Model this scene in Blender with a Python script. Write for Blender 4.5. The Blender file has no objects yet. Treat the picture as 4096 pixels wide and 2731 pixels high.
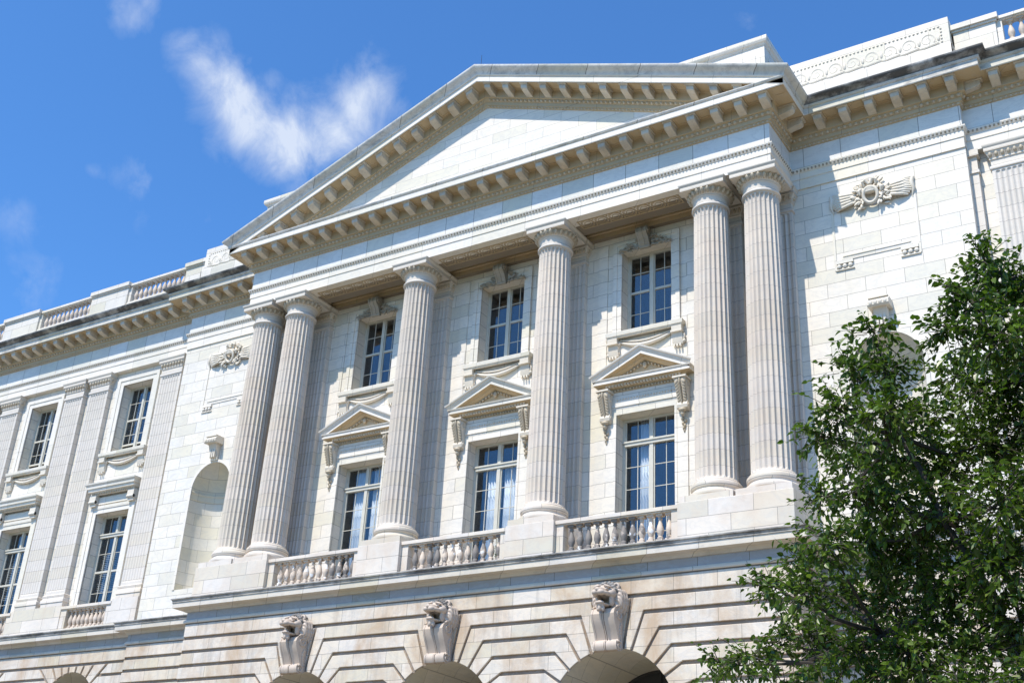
import bpy, math, random
from math import sin, cos, pi, sqrt, atan2, radians
from mathutils import Vector, Matrix

random.seed(11)
scene = bpy.context.scene
COL = scene.collection
G = 11.3                       # height of the column plinths above the street
SL = 0.375                     # slope of the big pediment

# ------------------------------------------------------------------ materials
def new_mat(name):
    m = bpy.data.materials.new(name); m.use_nodes = True
    nt = m.node_tree; nt.nodes.clear()
    return m, nt, nt.nodes, nt.links

def nmath(nt, op, a, b=None, c=None, clamp=False):
    n = nt.nodes.new('ShaderNodeMath'); n.operation = op; n.use_clamp = clamp
    for i, v in enumerate((a, b, c)):
        if v is None: continue
        if isinstance(v, (int, float)): n.inputs[i].default_value = v
        else: nt.links.new(v, n.inputs[i])
    return n.outputs[0]

def nmix(nt, fac, a, b, mode='MIX'):
    n = nt.nodes.new('ShaderNodeMix'); n.data_type = 'RGBA'; n.blend_type = mode
    for key, v in ((0, fac), (6, a), (7, b)):
        if isinstance(v, (int, float)): n.inputs[key].default_value = v
        elif isinstance(v, tuple): n.inputs[key].default_value = (*v[:3], 1)
        else: nt.links.new(v, n.inputs[key])
    return n.outputs[2]

def nramp(nt, fac, stops):
    n = nt.nodes.new('ShaderNodeValToRGB')
    el = n.color_ramp.elements
    while len(el) < len(stops): el.new(0.5)
    for e, (p, c) in zip(el, stops):
        e.position = p; e.color = (c, c, c, 1) if isinstance(c, (int, float)) else (*c, 1)
    nt.links.new(fac, n.inputs[0])
    return n.outputs[0]

def nnoise(nt, vec, scale, detail=5, rough=.55, dist=0.0):
    n = nt.nodes.new('ShaderNodeTexNoise')
    n.inputs['Scale'].default_value = scale; n.inputs['Detail'].default_value = detail
    n.inputs['Roughness'].default_value = rough; n.inputs['Distortion'].default_value = dist
    if vec is not None: nt.links.new(vec, n.inputs['Vector'])
    return n.outputs['Fac']

def nscale(nt, vec, s):
    n = nt.nodes.new('ShaderNodeVectorMath'); n.operation = 'MULTIPLY'
    nt.links.new(vec, n.inputs[0]); n.inputs[1].default_value = s
    return n.outputs[0]

ROW = 0.4167
def marble(name, base=(.70, .69, .665), brick=(1.0, ROW, .5), zoff=7.99, tint=1.0, joint=.78, stain=0.25,
           stain_col=(.42, .33, .24), soot=0.0, soot_cut=.5, rough=.5, bump=.12, streak=0.0, per_object=False, stain_lo=.5, veins=.35, mortar=.0065):
    m, nt, N, L = new_mat(name)
    geo = N.new('ShaderNodeNewGeometry'); pos = geo.outputs['Position']
    sep = N.new('ShaderNodeSeparateXYZ'); L.new(pos, sep.inputs[0])
    X = nmath(nt, 'ADD', sep.outputs[0], sep.outputs[1])
    if per_object:
        oi = N.new('ShaderNodeObjectInfo')
        rnd = oi.outputs['Random']
    col = base
    vec = pos
    if per_object:
        ad = N.new('ShaderNodeVectorMath'); ad.operation = 'ADD'; L.new(pos, ad.inputs[0])
        cb = N.new('ShaderNodeCombineXYZ'); L.new(nmath(nt, 'MULTIPLY', rnd, 37.0), cb.inputs[0]); L.new(cb.outputs[0], ad.inputs[1])
        vec = ad.outputs[0]
    if brick:
        cb = N.new('ShaderNodeCombineXYZ')
        xx = nmath(nt, 'ADD', X, 200.25)
        if per_object: xx = nmath(nt, 'MULTIPLY', rnd, 977.0)
        L.new(xx, cb.inputs[0]); L.new(nmath(nt, 'ADD', sep.outputs[2], -(G + zoff) + brick[1] * 60), cb.inputs[1])
        bk = N.new('ShaderNodeTexBrick'); L.new(cb.outputs[0], bk.inputs['Vector'])
        bk.offset = brick[2]; bk.inputs['Scale'].default_value = 1
        bk.inputs['Color1'].default_value = (0, 0, 0, 1); bk.inputs['Color2'].default_value = (1, 1, 1, 1); bk.inputs['Mortar'].default_value = (.5, .5, .5, 1)
        bk.inputs['Mortar Size'].default_value = mortar; bk.inputs['Mortar Smooth'].default_value = .15
        bk.inputs['Brick Width'].default_value = brick[0]; bk.inputs['Row Height'].default_value = brick[1]
        r = bk.outputs['Color']
        b = Vector(base)
        t = nramp(nt, r, [(0, tuple(b * 1.06)), (.3, tuple(b)), (.5, (b.x * .97, b.y * 1.0, b.z * 1.05)), (.72, (b.x * 1.0, b.y * .985, b.z * .92)), (.9, (b.x * .84, b.y * .86, b.z * .83)), (1, (b.x * .9, b.y * .9, b.z * .8))])
        col = nmix(nt, tint, base, t)
    n1 = nnoise(nt, vec, .9, 6, .6)
    col = nmix(nt, nramp(nt, n1, [(.42, 0.0), (.68, .45)]), col, tuple(c * f for c, f in zip(base, (.86, .87, .86))))
    if veins:
        rt = N.new('ShaderNodeMapping'); L.new(vec, rt.inputs[0]); rt.inputs['Rotation'].default_value = (.4, .7, .3); rt.inputs['Scale'].default_value = (1, 1, 2.2)
        v1 = nnoise(nt, rt.outputs[0], 1.3, 7, .62, 1.1)
        vv = nmath(nt, 'ABSOLUTE', nmath(nt, 'SUBTRACT', v1, .5))
        col = nmix(nt, nmath(nt, 'MULTIPLY', nramp(nt, vv, [(0, 1.0), (.035, .25), (.09, 0.0)]), veins), col, (.40, .41, .42))
    if stain:
        s1 = nnoise(nt, nscale(nt, vec, (.8, .8, .55)), 1.1, 7, .68, .4)
        col = nmix(nt, nmath(nt, 'MULTIPLY', nramp(nt, s1, [(stain_lo, 0.0), (stain_lo + .24, 1.0)]), stain), col, stain_col)
    if streak:
        s2 = nnoise(nt, nscale(nt, vec, (4.5, 4.5, .35)), 1.0, 6, .7)
        col = nmix(nt, nmath(nt, 'MULTIPLY', nramp(nt, s2, [(.5, 0.0), (.72, 1.0)]), streak), col, (.20, .19, .18))
    if soot:
        s3 = nnoise(nt, nscale(nt, vec, (.75, .75, 1.6)), 1.7, 8, .7, .3)
        col = nmix(nt, nmath(nt, 'MULTIPLY', nramp(nt, s3, [(soot_cut - .12, 0.0), (soot_cut + .1, 1.0)]), soot), col, (.055, .052, .05))
    if per_object:
        hv = N.new('ShaderNodeHueSaturation'); L.new(nmath(nt, 'MULTIPLY_ADD', rnd, .10, .94), hv.inputs['Value'])
        if isinstance(col, tuple): hv.inputs['Color'].default_value = (*col, 1)
        else: L.new(col, hv.inputs['Color'])
        col = hv.outputs[0]
    if brick:
        col = nmix(nt, nmath(nt, 'MULTIPLY', bk.outputs['Fac'], joint), col, (.16, .135, .11))
    p = N.new('ShaderNodeBsdfPrincipled'); L.new(col, p.inputs['Base Color'])
    p.inputs['Roughness'].default_value = rough; p.inputs['Specular IOR Level'].default_value = .3
    bp = N.new('ShaderNodeBump'); bp.inputs['Strength'].default_value = bump; bp.inputs['Distance'].default_value = .02
    L.new(nnoise(nt, vec, 14, 6, .65), bp.inputs['Height']); L.new(bp.outputs[0], p.inputs['Normal'])
    o = N.new('ShaderNodeOutputMaterial'); L.new(p.outputs[0], o.inputs[0])
    return m

def plain(name, col, rough=.6, var=.1, scale=6, metallic=0):
    m, nt, N, L = new_mat(name)
    geo = N.new('ShaderNodeNewGeometry')
    f = nnoise(nt, geo.outputs['Position'], scale, 6, .6)
    c = nmix(nt, nramp(nt, f, [(.3, 0.0), (.7, 1.0)]), tuple(v * (1 - var) for v in col), tuple(min(1, v * (1 + var)) for v in col))
    p = N.new('ShaderNodeBsdfPrincipled'); L.new(c, p.inputs['Base Color']); p.inputs['Roughness'].default_value = rough; p.inputs['Metallic'].default_value = metallic
    o = N.new('ShaderNodeOutputMaterial'); L.new(p.outputs[0], o.inputs[0])
    return m

W0 = (.76, .70, .615)
M_wall = marble('ashlar_marble', W0, stain=.24, veins=.24, tint=.8, streak=.05, stain_col=(.62, .52, .36))
M_plain = marble('smooth_marble', W0, brick=(1.9, 3.1, .0), zoff=9.63, stain=.12, veins=.22, tint=.6, joint=.6, stain_col=(.62, .52, .36))
M_frieze = marble('frieze_marble', (.70, .68, .64), brick=(1.05, 3.0, .0), zoff=9.0, stain=.16, stain_col=(.56, .54, .44), veins=.28, streak=.05, joint=.95, mortar=.008)
M_soffit = marble('aged_shaded_cream_marble', (.50, .385, .235), brick=(2.1, 4.0, 0.0), zoff=9.0, tint=.4, stain=.35, stain_col=(.50, .36, .20), veins=.15, streak=.10)  # ochre-stained stone, darkened further to paint in the shadow gaps under cornices
M_mod = marble('bracket_marble', (.62, .555, .45), brick=None, stain=.5, stain_lo=.44, stain_col=(.46, .34, .19), streak=.25, soot=.35, soot_cut=.6, per_object=True)
M_orn = marble('carved_marble', (.52, .44, .325), brick=None, stain=.45, stain_col=(.40, .31, .21), veins=.1, streak=.18)
M_fillet = marble('dirty_shaded_carved_marble', (.34, .295, .225), brick=None, stain=.5, stain_col=(.22, .19, .15), streak=.2)  # dirt tone plus painted shade for the gaps in the carved fillets
M_orn2 = marble('carved_white_marble', (.69, .625, .525), brick=None, stain=.3, stain_col=(.52, .40, .28), veins=.1)
M_column = marble('column_marble', (.635, .56, .475), brick=(900.0, .425, 0.0), zoff=8.0, stain=.4, stain_lo=.46, stain_col=(.50, .39, .31), veins=.2, streak=.12, per_object=True, joint=.55, mortar=.006, tint=.5)
M_pilaster = marble('pilaster_marble', (.66, .60, .53), brick=(300.0, ROW, 0.0), stain=.14, stain_col=(.54, .44, .36), veins=.15, joint=.65, tint=.6)
M_ped = marble('pedestal_marble', (.70, .625, .54), brick=(1.15, .42, .5), zoff=-.16, stain=.5, stain_lo=.45, stain_col=(.56, .42, .30), veins=.2)
M_base = marble('rusticated_marble', (.675, .595, .50), brick=(1.12, .4145, .5), zoff=-1.9 - .4145 * .0, stain=.85, stain_lo=.43, stain_col=(.46, .33, .215), veins=.32, streak=.34, bump=.25, tint=1.0)
M_band = marble('grey_band_marble', (.36, .34, .33), brick=(1.3, 5.0, 0.0), zoff=-1.9, stain=.3, stain_col=(.30, .28, .26), veins=.5, streak=.12, joint=.9, mortar=.009)
M_ledge = marble('ledge_marble', (.64, .575, .49), brick=(1.35, 6.0, 0.0), zoff=-1.9, stain=.35, stain_col=(.38, .32, .26), veins=.2, soot=.25, soot_cut=.62, joint=.8, mortar=.008)
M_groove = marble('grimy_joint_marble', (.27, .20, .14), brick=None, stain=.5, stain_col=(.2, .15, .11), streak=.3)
M_gutter = marble('sooty_ledge_marble', (.46, .43, .39), brick=(1.35, 6.0, 0.0), zoff=-1.9, stain=.5, stain_col=(.2, .18, .16), soot=.8, soot_cut=.5, joint=.8, streak=.4, mortar=.008)
M_soot = marble('sooty_cornice_marble', (.50, .48, .46), brick=(1.55, 6.0, 0.0), zoff=9, stain=.3, soot=.93, soot_cut=.45, joint=.6, streak=.5)
M_corona = marble('weathered_corona_marble', (.66, .61, .53), brick=(1.55, 6.0, 0.0), zoff=9, stain=.35, stain_col=(.45, .36, .26), soot=.8, soot_cut=.63, joint=.7, streak=.2)
M_rake = marble('raking_cornice_marble', (.68, .65, .605), brick=(1.75, 9.0, 0.0), zoff=9, stain=.25, stain_col=(.40, .36, .32), soot=.5, soot_cut=.62, joint=.97, streak=.4, mortar=.012)
M_lion = marble('lion_marble', (.56, .46, .375), brick=None, stain=.5, stain_col=(.36, .30, .25), streak=.3, veins=.1)
M_mane = marble('sooty_lion_marble', (.26, .235, .21), brick=None, stain=.5, stain_col=(.2, .18, .16), soot=.75, soot_cut=.48)
M_niche = marble('niche_marble', (.70, .645, .545), brick=(.8, ROW, .5), stain=.3, stain_col=(.62, .50, .30), veins=.2, joint=.6)
M_parapet = marble('parapet_marble', (.715, .655, .57), brick=(1.2, .62, .5), zoff=11.9, stain=.22, stain_col=(.58, .47, .36), veins=.15, streak=.14)

def baluster_mat(name, dark):
    m, nt, N, L = new_mat(name)
    geo = N.new('ShaderNodeNewGeometry'); oi = N.new('ShaderNodeObjectInfo')
    n = nnoise(nt, nscale(nt, geo.outputs['Position'], (1, 1, .8)), 6.5, 5, .6, .2)
    th = nmath(nt, 'MULTIPLY_ADD', oi.outputs['Random'], .34, .30)
    f = nmath(nt, 'MULTIPLY', nramp(nt, nmath(nt, 'ADD', nmath(nt, 'SUBTRACT', n, th), .5), [(.46, 0.0), (.56, 1.0)]), dark)
    c = nmix(nt, f, (.62, .51, .41), (.17, .155, .145))
    w = nnoise(nt, geo.outputs['Position'], 5.0, 3, .4)
    c = nmix(nt, nmath(nt, 'MULTIPLY', nramp(nt, w, [(.63, 0.0), (.67, 1.0)]), dark), c, (.80, .79, .78))
    p = N.new('ShaderNodeBsdfPrincipled'); L.new(c, p.inputs['Base Color']); p.inputs['Roughness'].default_value = .7
    bp = N.new('ShaderNodeBump'); bp.inputs['Strength'].default_value = .3; bp.inputs['Distance'].default_value = .02
    L.new(nnoise(nt, geo.outputs['Position'], 25, 5, .6), bp.inputs['Height']); L.new(bp.outputs[0], p.inputs['Normal'])
    o = N.new('ShaderNodeOutputMaterial'); L.new(p.outputs[0], o.inputs[0])
    return m
M_balw = baluster_mat('weathered_baluster_stone', .9)
M_balc = baluster_mat('tan_baluster_stone', .25)

M_frame = plain('window_paint', (.56, .535, .46), .5, .06)
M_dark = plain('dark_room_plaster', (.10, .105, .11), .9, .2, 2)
M_curtain = plain('white_sheer_fabric', (.88, .89, .9), .9, .05)
M_blind = plain('pale_blind_slats', (.55, .56, .56), .6, .05)
M_roof = plain('roof_sheet_metal', (.32, .33, .33), .5, .15)
M_iron = plain('dark_iron', (.03, .03, .03), .6, .2)
M_bark = plain('dark_bark', (.045, .036, .028), .9, .3, 30)
M_weed = plain('weed_leaf', (.07, .14, .03), .6, .3, 20)
M_petal = plain('white_petal', (.8, .8, .78), .6, .05)

def glass_mat():
    m, nt, N, L = new_mat('window_glass')
    g = N.new('ShaderNodeBsdfGlossy'); g.inputs['Roughness'].default_value = .02; g.inputs['Color'].default_value = (.9, .95, 1, 1)
    geo = N.new('ShaderNodeNewGeometry')
    bp = N.new('ShaderNodeBump'); bp.inputs['Strength'].default_value = .06; bp.inputs['Distance'].default_value = .05
    L.new(nnoise(nt, geo.outputs['Position'], 1.6, 2, .4), bp.inputs['Height']); L.new(bp.outputs[0], g.inputs['Normal'])
    t = N.new('ShaderNodeBsdfTransparent'); t.inputs['Color'].default_value = (.88, .90, .91, 1)
    dt = N.new('ShaderNodeVectorMath'); dt.operation = 'DOT_PRODUCT'; L.new(geo.outputs['Normal'], dt.inputs[0]); L.new(geo.outputs['Incoming'], dt.inputs[1])
    f = nmath(nt, 'MULTIPLY_ADD', nmath(nt, 'POWER', nmath(nt, 'SUBTRACT', 1.0, nmath(nt, 'ABSOLUTE', dt.outputs['Value'])), 5.0), .92, .065)
    mx = N.new('ShaderNodeMixShader'); L.new(f, mx.inputs[0]); L.new(t.outputs[0], mx.inputs[1]); L.new(g.outputs[0], mx.inputs[2])
    o = N.new('ShaderNodeOutputMaterial'); L.new(mx.outputs[0], o.inputs[0])
    return m
M_glass = glass_mat()

def leaf_mat():
    m, nt, N, L = new_mat('leaf')
    geo = N.new('ShaderNodeNewGeometry')
    r = geo.outputs['Random Per Island']
    c = nramp(nt, r, [(0, (.040, .070, .010)), (.45, (.074, .126, .017)), (.85, (.125, .19, .027)), (1, (.19, .235, .044))])
    n = nnoise(nt, geo.outputs['Position'], 1.6, 3, .5)
    c = nmix(nt, nramp(nt, n, [(.35, 0.0), (.7, .5)]), c, (.050, .10, .016))
    p = N.new('ShaderNodeBsdfPrincipled'); L.new(c, p.inputs['Base Color']); p.inputs['Roughness'].default_value = .36; p.inputs['Specular IOR Level'].default_value = .45
    tr = N.new('ShaderNodeBsdfTranslucent'); L.new(nmix(nt, 1.0, c, (1.3, 1.6, .6), 'MULTIPLY'), tr.inputs['Color'])
    mx = N.new('ShaderNodeMixShader'); mx.inputs[0].default_value = .30; L.new(p.outputs[0], mx.inputs[1]); L.new(tr.outputs[0], mx.inputs[2])
    o = N.new('ShaderNodeOutputMaterial'); L.new(mx.outputs[0], o.inputs[0])
    return m
M_leaf = leaf_mat()

def ground_mat(name, a, b, scale):
    m, nt, N, L = new_mat(name)
    geo = N.new('ShaderNodeNewGeometry')
    c = nmix(nt, nnoise(nt, geo.outputs['Position'], scale, 8, .65), a, b)
    p = N.new('ShaderNodeBsdfPrincipled'); L.new(c, p.inputs['Base Color']); p.inputs['Roughness'].default_value = .9
    o = N.new('ShaderNodeOutputMaterial'); L.new(p.outputs[0], o.inputs[0])
    return m

# ------------------------------------------------------------------ mesh builder
class MB:
    def __init__(s): s.v = []; s.f = []
    def add(s, vs, fs):
        o = len(s.v); s.v.extend(vs); s.f.extend([tuple(i + o for i in f) for f in fs])
    def box(s, x0, x1, y0, y1, z0, z1):
        s.add([(x0, y0, z0), (x1, y0, z0), (x1, y1, z0), (x0, y1, z0), (x0, y0, z1), (x1, y0, z1), (x1, y1, z1), (x0, y1, z1)],
              [(0, 3, 2, 1), (4, 5, 6, 7), (0, 1, 5, 4), (1, 2, 6, 5), (2, 3, 7, 6), (3, 0, 4, 7)])
    def prism(s, poly, a0, a1, axis='y'):
        n = len(poly)
        if axis == 'y': A = [(p[0], a0, p[1]) for p in poly]; B = [(p[0], a1, p[1]) for p in poly]
        elif axis == 'x': A = [(a0, p[0], p[1]) for p in poly]; B = [(a1, p[0], p[1]) for p in poly]
        else: A = [(p[0], p[1], a0) for p in poly]; B = [(p[0], p[1], a1) for p in poly]
        s.add(A + B, [tuple(range(n))] + [tuple(range(2 * n - 1, n - 1, -1))] + [(i, i + n, (i + 1) % n + n, (i + 1) % n) for i in range(n)])
    def lathe(s, prof, n=16, c=(0, 0), cap=True):
        vs = []; fs = []
        for r, z in prof:
            for k in range(n):
                a = 2 * pi * k / n; vs.append((c[0] + r * cos(a), c[1] + r * sin(a), z))
        for i in range(len(prof) - 1):
            for k in range(n):
                k2 = (k + 1) % n; fs.append((i * n + k, i * n + k2, (i + 1) * n + k2, (i + 1) * n + k))
        if cap: fs.append(tuple(range(n - 1, -1, -1))); fs.append(tuple((len(prof) - 1) * n + k for k in range(n)))
        s.add(vs, fs)
    def blob(s, c, r, X=(1, 0, 0), Y=(0, 1, 0), Z=(0, 0, 1), seg=8, ring=6):
        c, X, Y, Z = Vector(c), Vector(X), Vector(Y), Vector(Z)
        vs = [tuple(c - Z * r[2])]; fs = []
        for i in range(1, ring):
            t = pi * i / ring - pi / 2
            for k in range(seg):
                a = 2 * pi * k / seg
                vs.append(tuple(c + X * (r[0] * cos(t) * cos(a)) + Y * (r[1] * cos(t) * sin(a)) + Z * (r[2] * sin(t))))
        vs.append(tuple(c + Z * r[2])); top = len(vs) - 1
        for k in range(seg):
            k2 = (k + 1) % seg
            fs.append((0, 1 + k2, 1 + k)); fs.append((top, top - seg + k, top - seg + k2))
            for i in range(ring - 2):
                a = 1 + i * seg; fs.append((a + k, a + k2, a + seg + k2, a + seg + k))
        s.add(vs, fs)
    def tube(s, pts, rad, n=6, cap=True):
        pts = [Vector(p) for p in pts]; vs = []; fs = []
        if not isinstance(rad, (list, tuple)): rad = [rad] * len(pts)
        up = Vector((0, 0, 1)); prev = None
        for i, p in enumerate(pts):
            d = (pts[min(i + 1, len(pts) - 1)] - pts[max(i - 1, 0)])
            if d.length < 1e-9: d = Vector((0, 0, 1))
            d.normalize()
            a = prev if prev is not None else (Vector((1, 0, 0)) if abs(d.z) > .9 else up)
            a = (a - d * a.dot(d))
            if a.length < 1e-6: a = d.orthogonal()
            a.normalize(); b = d.cross(a); prev = a
            for k in range(n):
                t = 2 * pi * k / n; vs.append(tuple(p + (a * cos(t) + b * sin(t)) * rad[i]))
        for i in range(len(pts) - 1):
            for k in range(n):
                k2 = (k + 1) % n; fs.append((i * n + k, i * n + k2, (i + 1) * n + k2, (i + 1) * n + k))
        if cap: fs.append(tuple(range(n - 1, -1, -1))); fs.append(tuple((len(pts) - 1) * n + k for k in range(n)))
        s.add(vs, fs)
    def build(s, name, mat, parent=None, smooth=30, loc=None, label=None, bevel=0, remesh=0, smooth_it=0):
        me = bpy.data.meshes.new(name)
        me.from_pydata(s.v, [], s.f); me.validate(); me.update()
        if not remesh:
            import bmesh
            bm = bmesh.new(); bm.from_mesh(me)
            bmesh.ops.recalc_face_normals(bm, faces=bm.faces); bm.to_mesh(me); bm.free()
        me.materials.append(mat)
        o = bpy.data.objects.new(name, me); COL.objects.link(o)
        if smooth:
            me.shade_smooth(); me.set_sharp_from_angle(angle=radians(smooth))
        if loc is not None: o.location = loc
        if parent is not None:
            o.parent = parent
            if parent is ROOT: o.location = Vector(o.location) + Vector((0, 0, G))
        if label: o['label'] = label
        if bevel:
            b = o.modifiers.new('bevel', 'BEVEL'); b.width = bevel; b.segments = 2; b.limit_method = 'ANGLE'; b.angle_limit = radians(40)
        if remesh:
            r = o.modifiers.new('remesh', 'REMESH'); r.mode = 'VOXEL'; r.voxel_size = remesh; r.use_smooth_shade = True
            if smooth_it: q = o.modifiers.new('smooth', 'SMOOTH'); q.iterations = smooth_it; q.factor = .5
        return o

def dup(o, loc=None, parent=None):
    c = o.copy(); COL.objects.link(c)
    if loc is not None: c.location = loc
    if parent is not None: c.parent = parent
    for ch in [x for x in o.children]:
        dup(ch, None, c)
    return c

ROOT = bpy.data.objects.new('marble_building', None); COL.objects.link(ROOT)
ROOT['label'] = 'white marble neoclassical building with pedimented portico, six fluted columns and lion head keystones'
ROOT['category'] = 'building'

def sweep(mb, path, prof, segs=None, caps=True):
    """profile (out, z) swept along plan path with mitred corners; outward is right of travel"""
    P = [Vector(p) for p in path]; n = len(P); mit = []
    nr = []
    for i in range(n - 1):
        d = (P[i + 1] - P[i]).normalized(); nr.append(Vector((d.y, -d.x)))
    for i in range(n):
        if i == 0: mit.append(nr[0])
        elif i == n - 1: mit.append(nr[-1])
        else: mit.append((nr[i - 1] + nr[i]) / (1 + nr[i - 1].dot(nr[i])))
    for i in (range(n - 1) if segs is None else segs):
        vs = []
        for q in (i, i + 1):
            for o, z in prof: vs.append((P[q].x + mit[q].x * o, P[q].y + mit[q].y * o, z))
        k = len(prof)
        mb.add(vs, [(j, j + 1, j + 1 + k, j + k) for j in range(k - 1)])
        if caps and i == 0: mb.add(vs[:k], [tuple(range(k))])
        if caps and i == n - 2: mb.add(vs[k:], [tuple(range(k))])

def egg_row(mb, a, b, nrm, up, pitch, rt, ro, ru, dart=True, seg=6, ring=5, centre=True):
    a, b, nrm, up = Vector(a), Vector(b), Vector(nrm), Vector(up)
    d = b - a; ln = d.length
    if ln < pitch: return
    d.normalize(); k = max(1, int(ln / pitch)); st = ln / k
    for i in range(k):
        c = a + d * (st * (i + .5))
        mb.blob(c, (rt, ro, ru), d, nrm, up, seg, ring)
        if dart and i < k - 1:
            e = a + d * (st * (i + 1)); w = st * .09
            q = [e - d * w + up * ru, e + d * w + up * ru, e - up * ru, e + nrm * ro * .9 + up * ru * .3]
            mb.add([tuple(v) for v in q], [(0, 3, 2), (3, 1, 2), (0, 1, 3)])

def egg_path(mb, path, segs, out, z, pitch, rt, ro, ru, inset=.12, **k):
    P = [Vector(p) for p in path]
    nr = []
    for i in range(len(P) - 1):
        d = (P[i + 1] - P[i]).normalized(); nr.append(Vector((d.y, -d.x)))
    def mt(i):
        if i == 0: return nr[0]
        if i == len(P) - 1: return nr[-1]
        return (nr[i - 1] + nr[i]) / (1 + nr[i - 1].dot(nr[i]))
    for i in segs:
        a = P[i] + mt(i) * out; b = P[i + 1] + mt(i + 1) * out
        egg_row(mb, (a.x, a.y, z), (b.x, b.y, z), (nr[i].x, nr[i].y, 0), (0, 0, 1), pitch, rt, ro, ru, **k)

# ------------------------------------------------------------------ the shared entablature
FX, FY = 9.39, -.55            # portico frieze corner
PX, PY = 14.02, 1.02           # pavilion frieze
WY = 1.30                      # wing frieze and pilaster face
EPATH = [(-33, WY), (-PX, WY), (-PX, PY), (-FX, PY), (-FX, FY), (FX, FY), (FX, PY), (PX, PY), (PX, WY), (24, WY)]
GROUPS = {'portico': [3, 4, 5], 'pavilion_w': [1, 2], 'pavilion_e': [6, 7], 'wing_w': [0], 'wing_e': [8]}
ARCH = [(-.5, 9.0), (0, 9.0), (0, 9.30), (.022, 9.31), (.022, 9.50), (.04, 9.51), (.085, 9.60), (.085, 9.635), (0, 9.645), (-.3, 9.645)]
FRZ = [(0, 9.645), (0, 10.30)]
CORN = [(0, 10.30), (.03, 10.305), (.06, 10.37), (.085, 10.375), (.085, 10.495), (.10, 10.50), (.15, 10.59), (.20, 10.60), (.20, 10.86), (.225, 10.90),
        (.675, 10.90), (.69, 10.875), (.705, 10.90), (.69, 10.905), (.69, 11.09)]
CTOP = [(.69, 11.09), (.715, 11.10), (.74, 11.145), (.74, 11.165), (-.02, 11.20)]
CYMA = [(.69, 11.165), (.72, 11.17), (.735, 11.20), (.78, 11.235), (.84, 11.26), (.885, 11.30), (.90, 11.33), (.90, 11.365), (.85, 11.375), (-.5, 11.42)]
def modillion_mesh(shear=0.0):
    mb = MB()
    pr = [(.17, -.285), (.42, -.235), (.53, -.215), (.585, -.17), (.60, -.10), (.60, -.04), (.17, -.04)]
    mb.prism([(-o, z) for o, z in pr], -.115, .115, 'x')
    mb.prism([(-.19, -.045), (-.635, -.045), (-.655, -.012), (-.655, 0.0), (-.19, 0)], -.15, .15, 'x')
    mb.v = [(x, y, z - shear * x) for x, y, z in mb.v]
    return mb
def soffit_panel(parent, x0, x1, y0, y1, z, shear=0.0):
    m_ = MB(); cx, cy = (x0 + x1) / 2, (y0 + y1) / 2
    frame_panel(m_, x0 - cx, x1 - cx, y0 - cy, y1 - cy, 0, shear=shear)
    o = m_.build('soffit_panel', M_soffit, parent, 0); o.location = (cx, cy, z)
def frame_panel(mb, x0, x1, y0, y1, z, w=.035, t=.014, shear=0.0):
    o = len(mb.v)
    mb.box(x0, x1, y0, y0 + w, z - t, z + .01); mb.box(x0, x1, y1 - w, y1, z - t, z + .01)
    mb.box(x0, x0 + w, y0 + w, y1 - w, z - t, z + .01); mb.box(x1 - w, x1, y0 + w, y1 - w, z - t, z + .01)
    if shear:
        for i in range(o, len(mb.v)):
            x, y, zz = mb.v[i]; mb.v[i] = (x, y, zz - shear * x)

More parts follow.
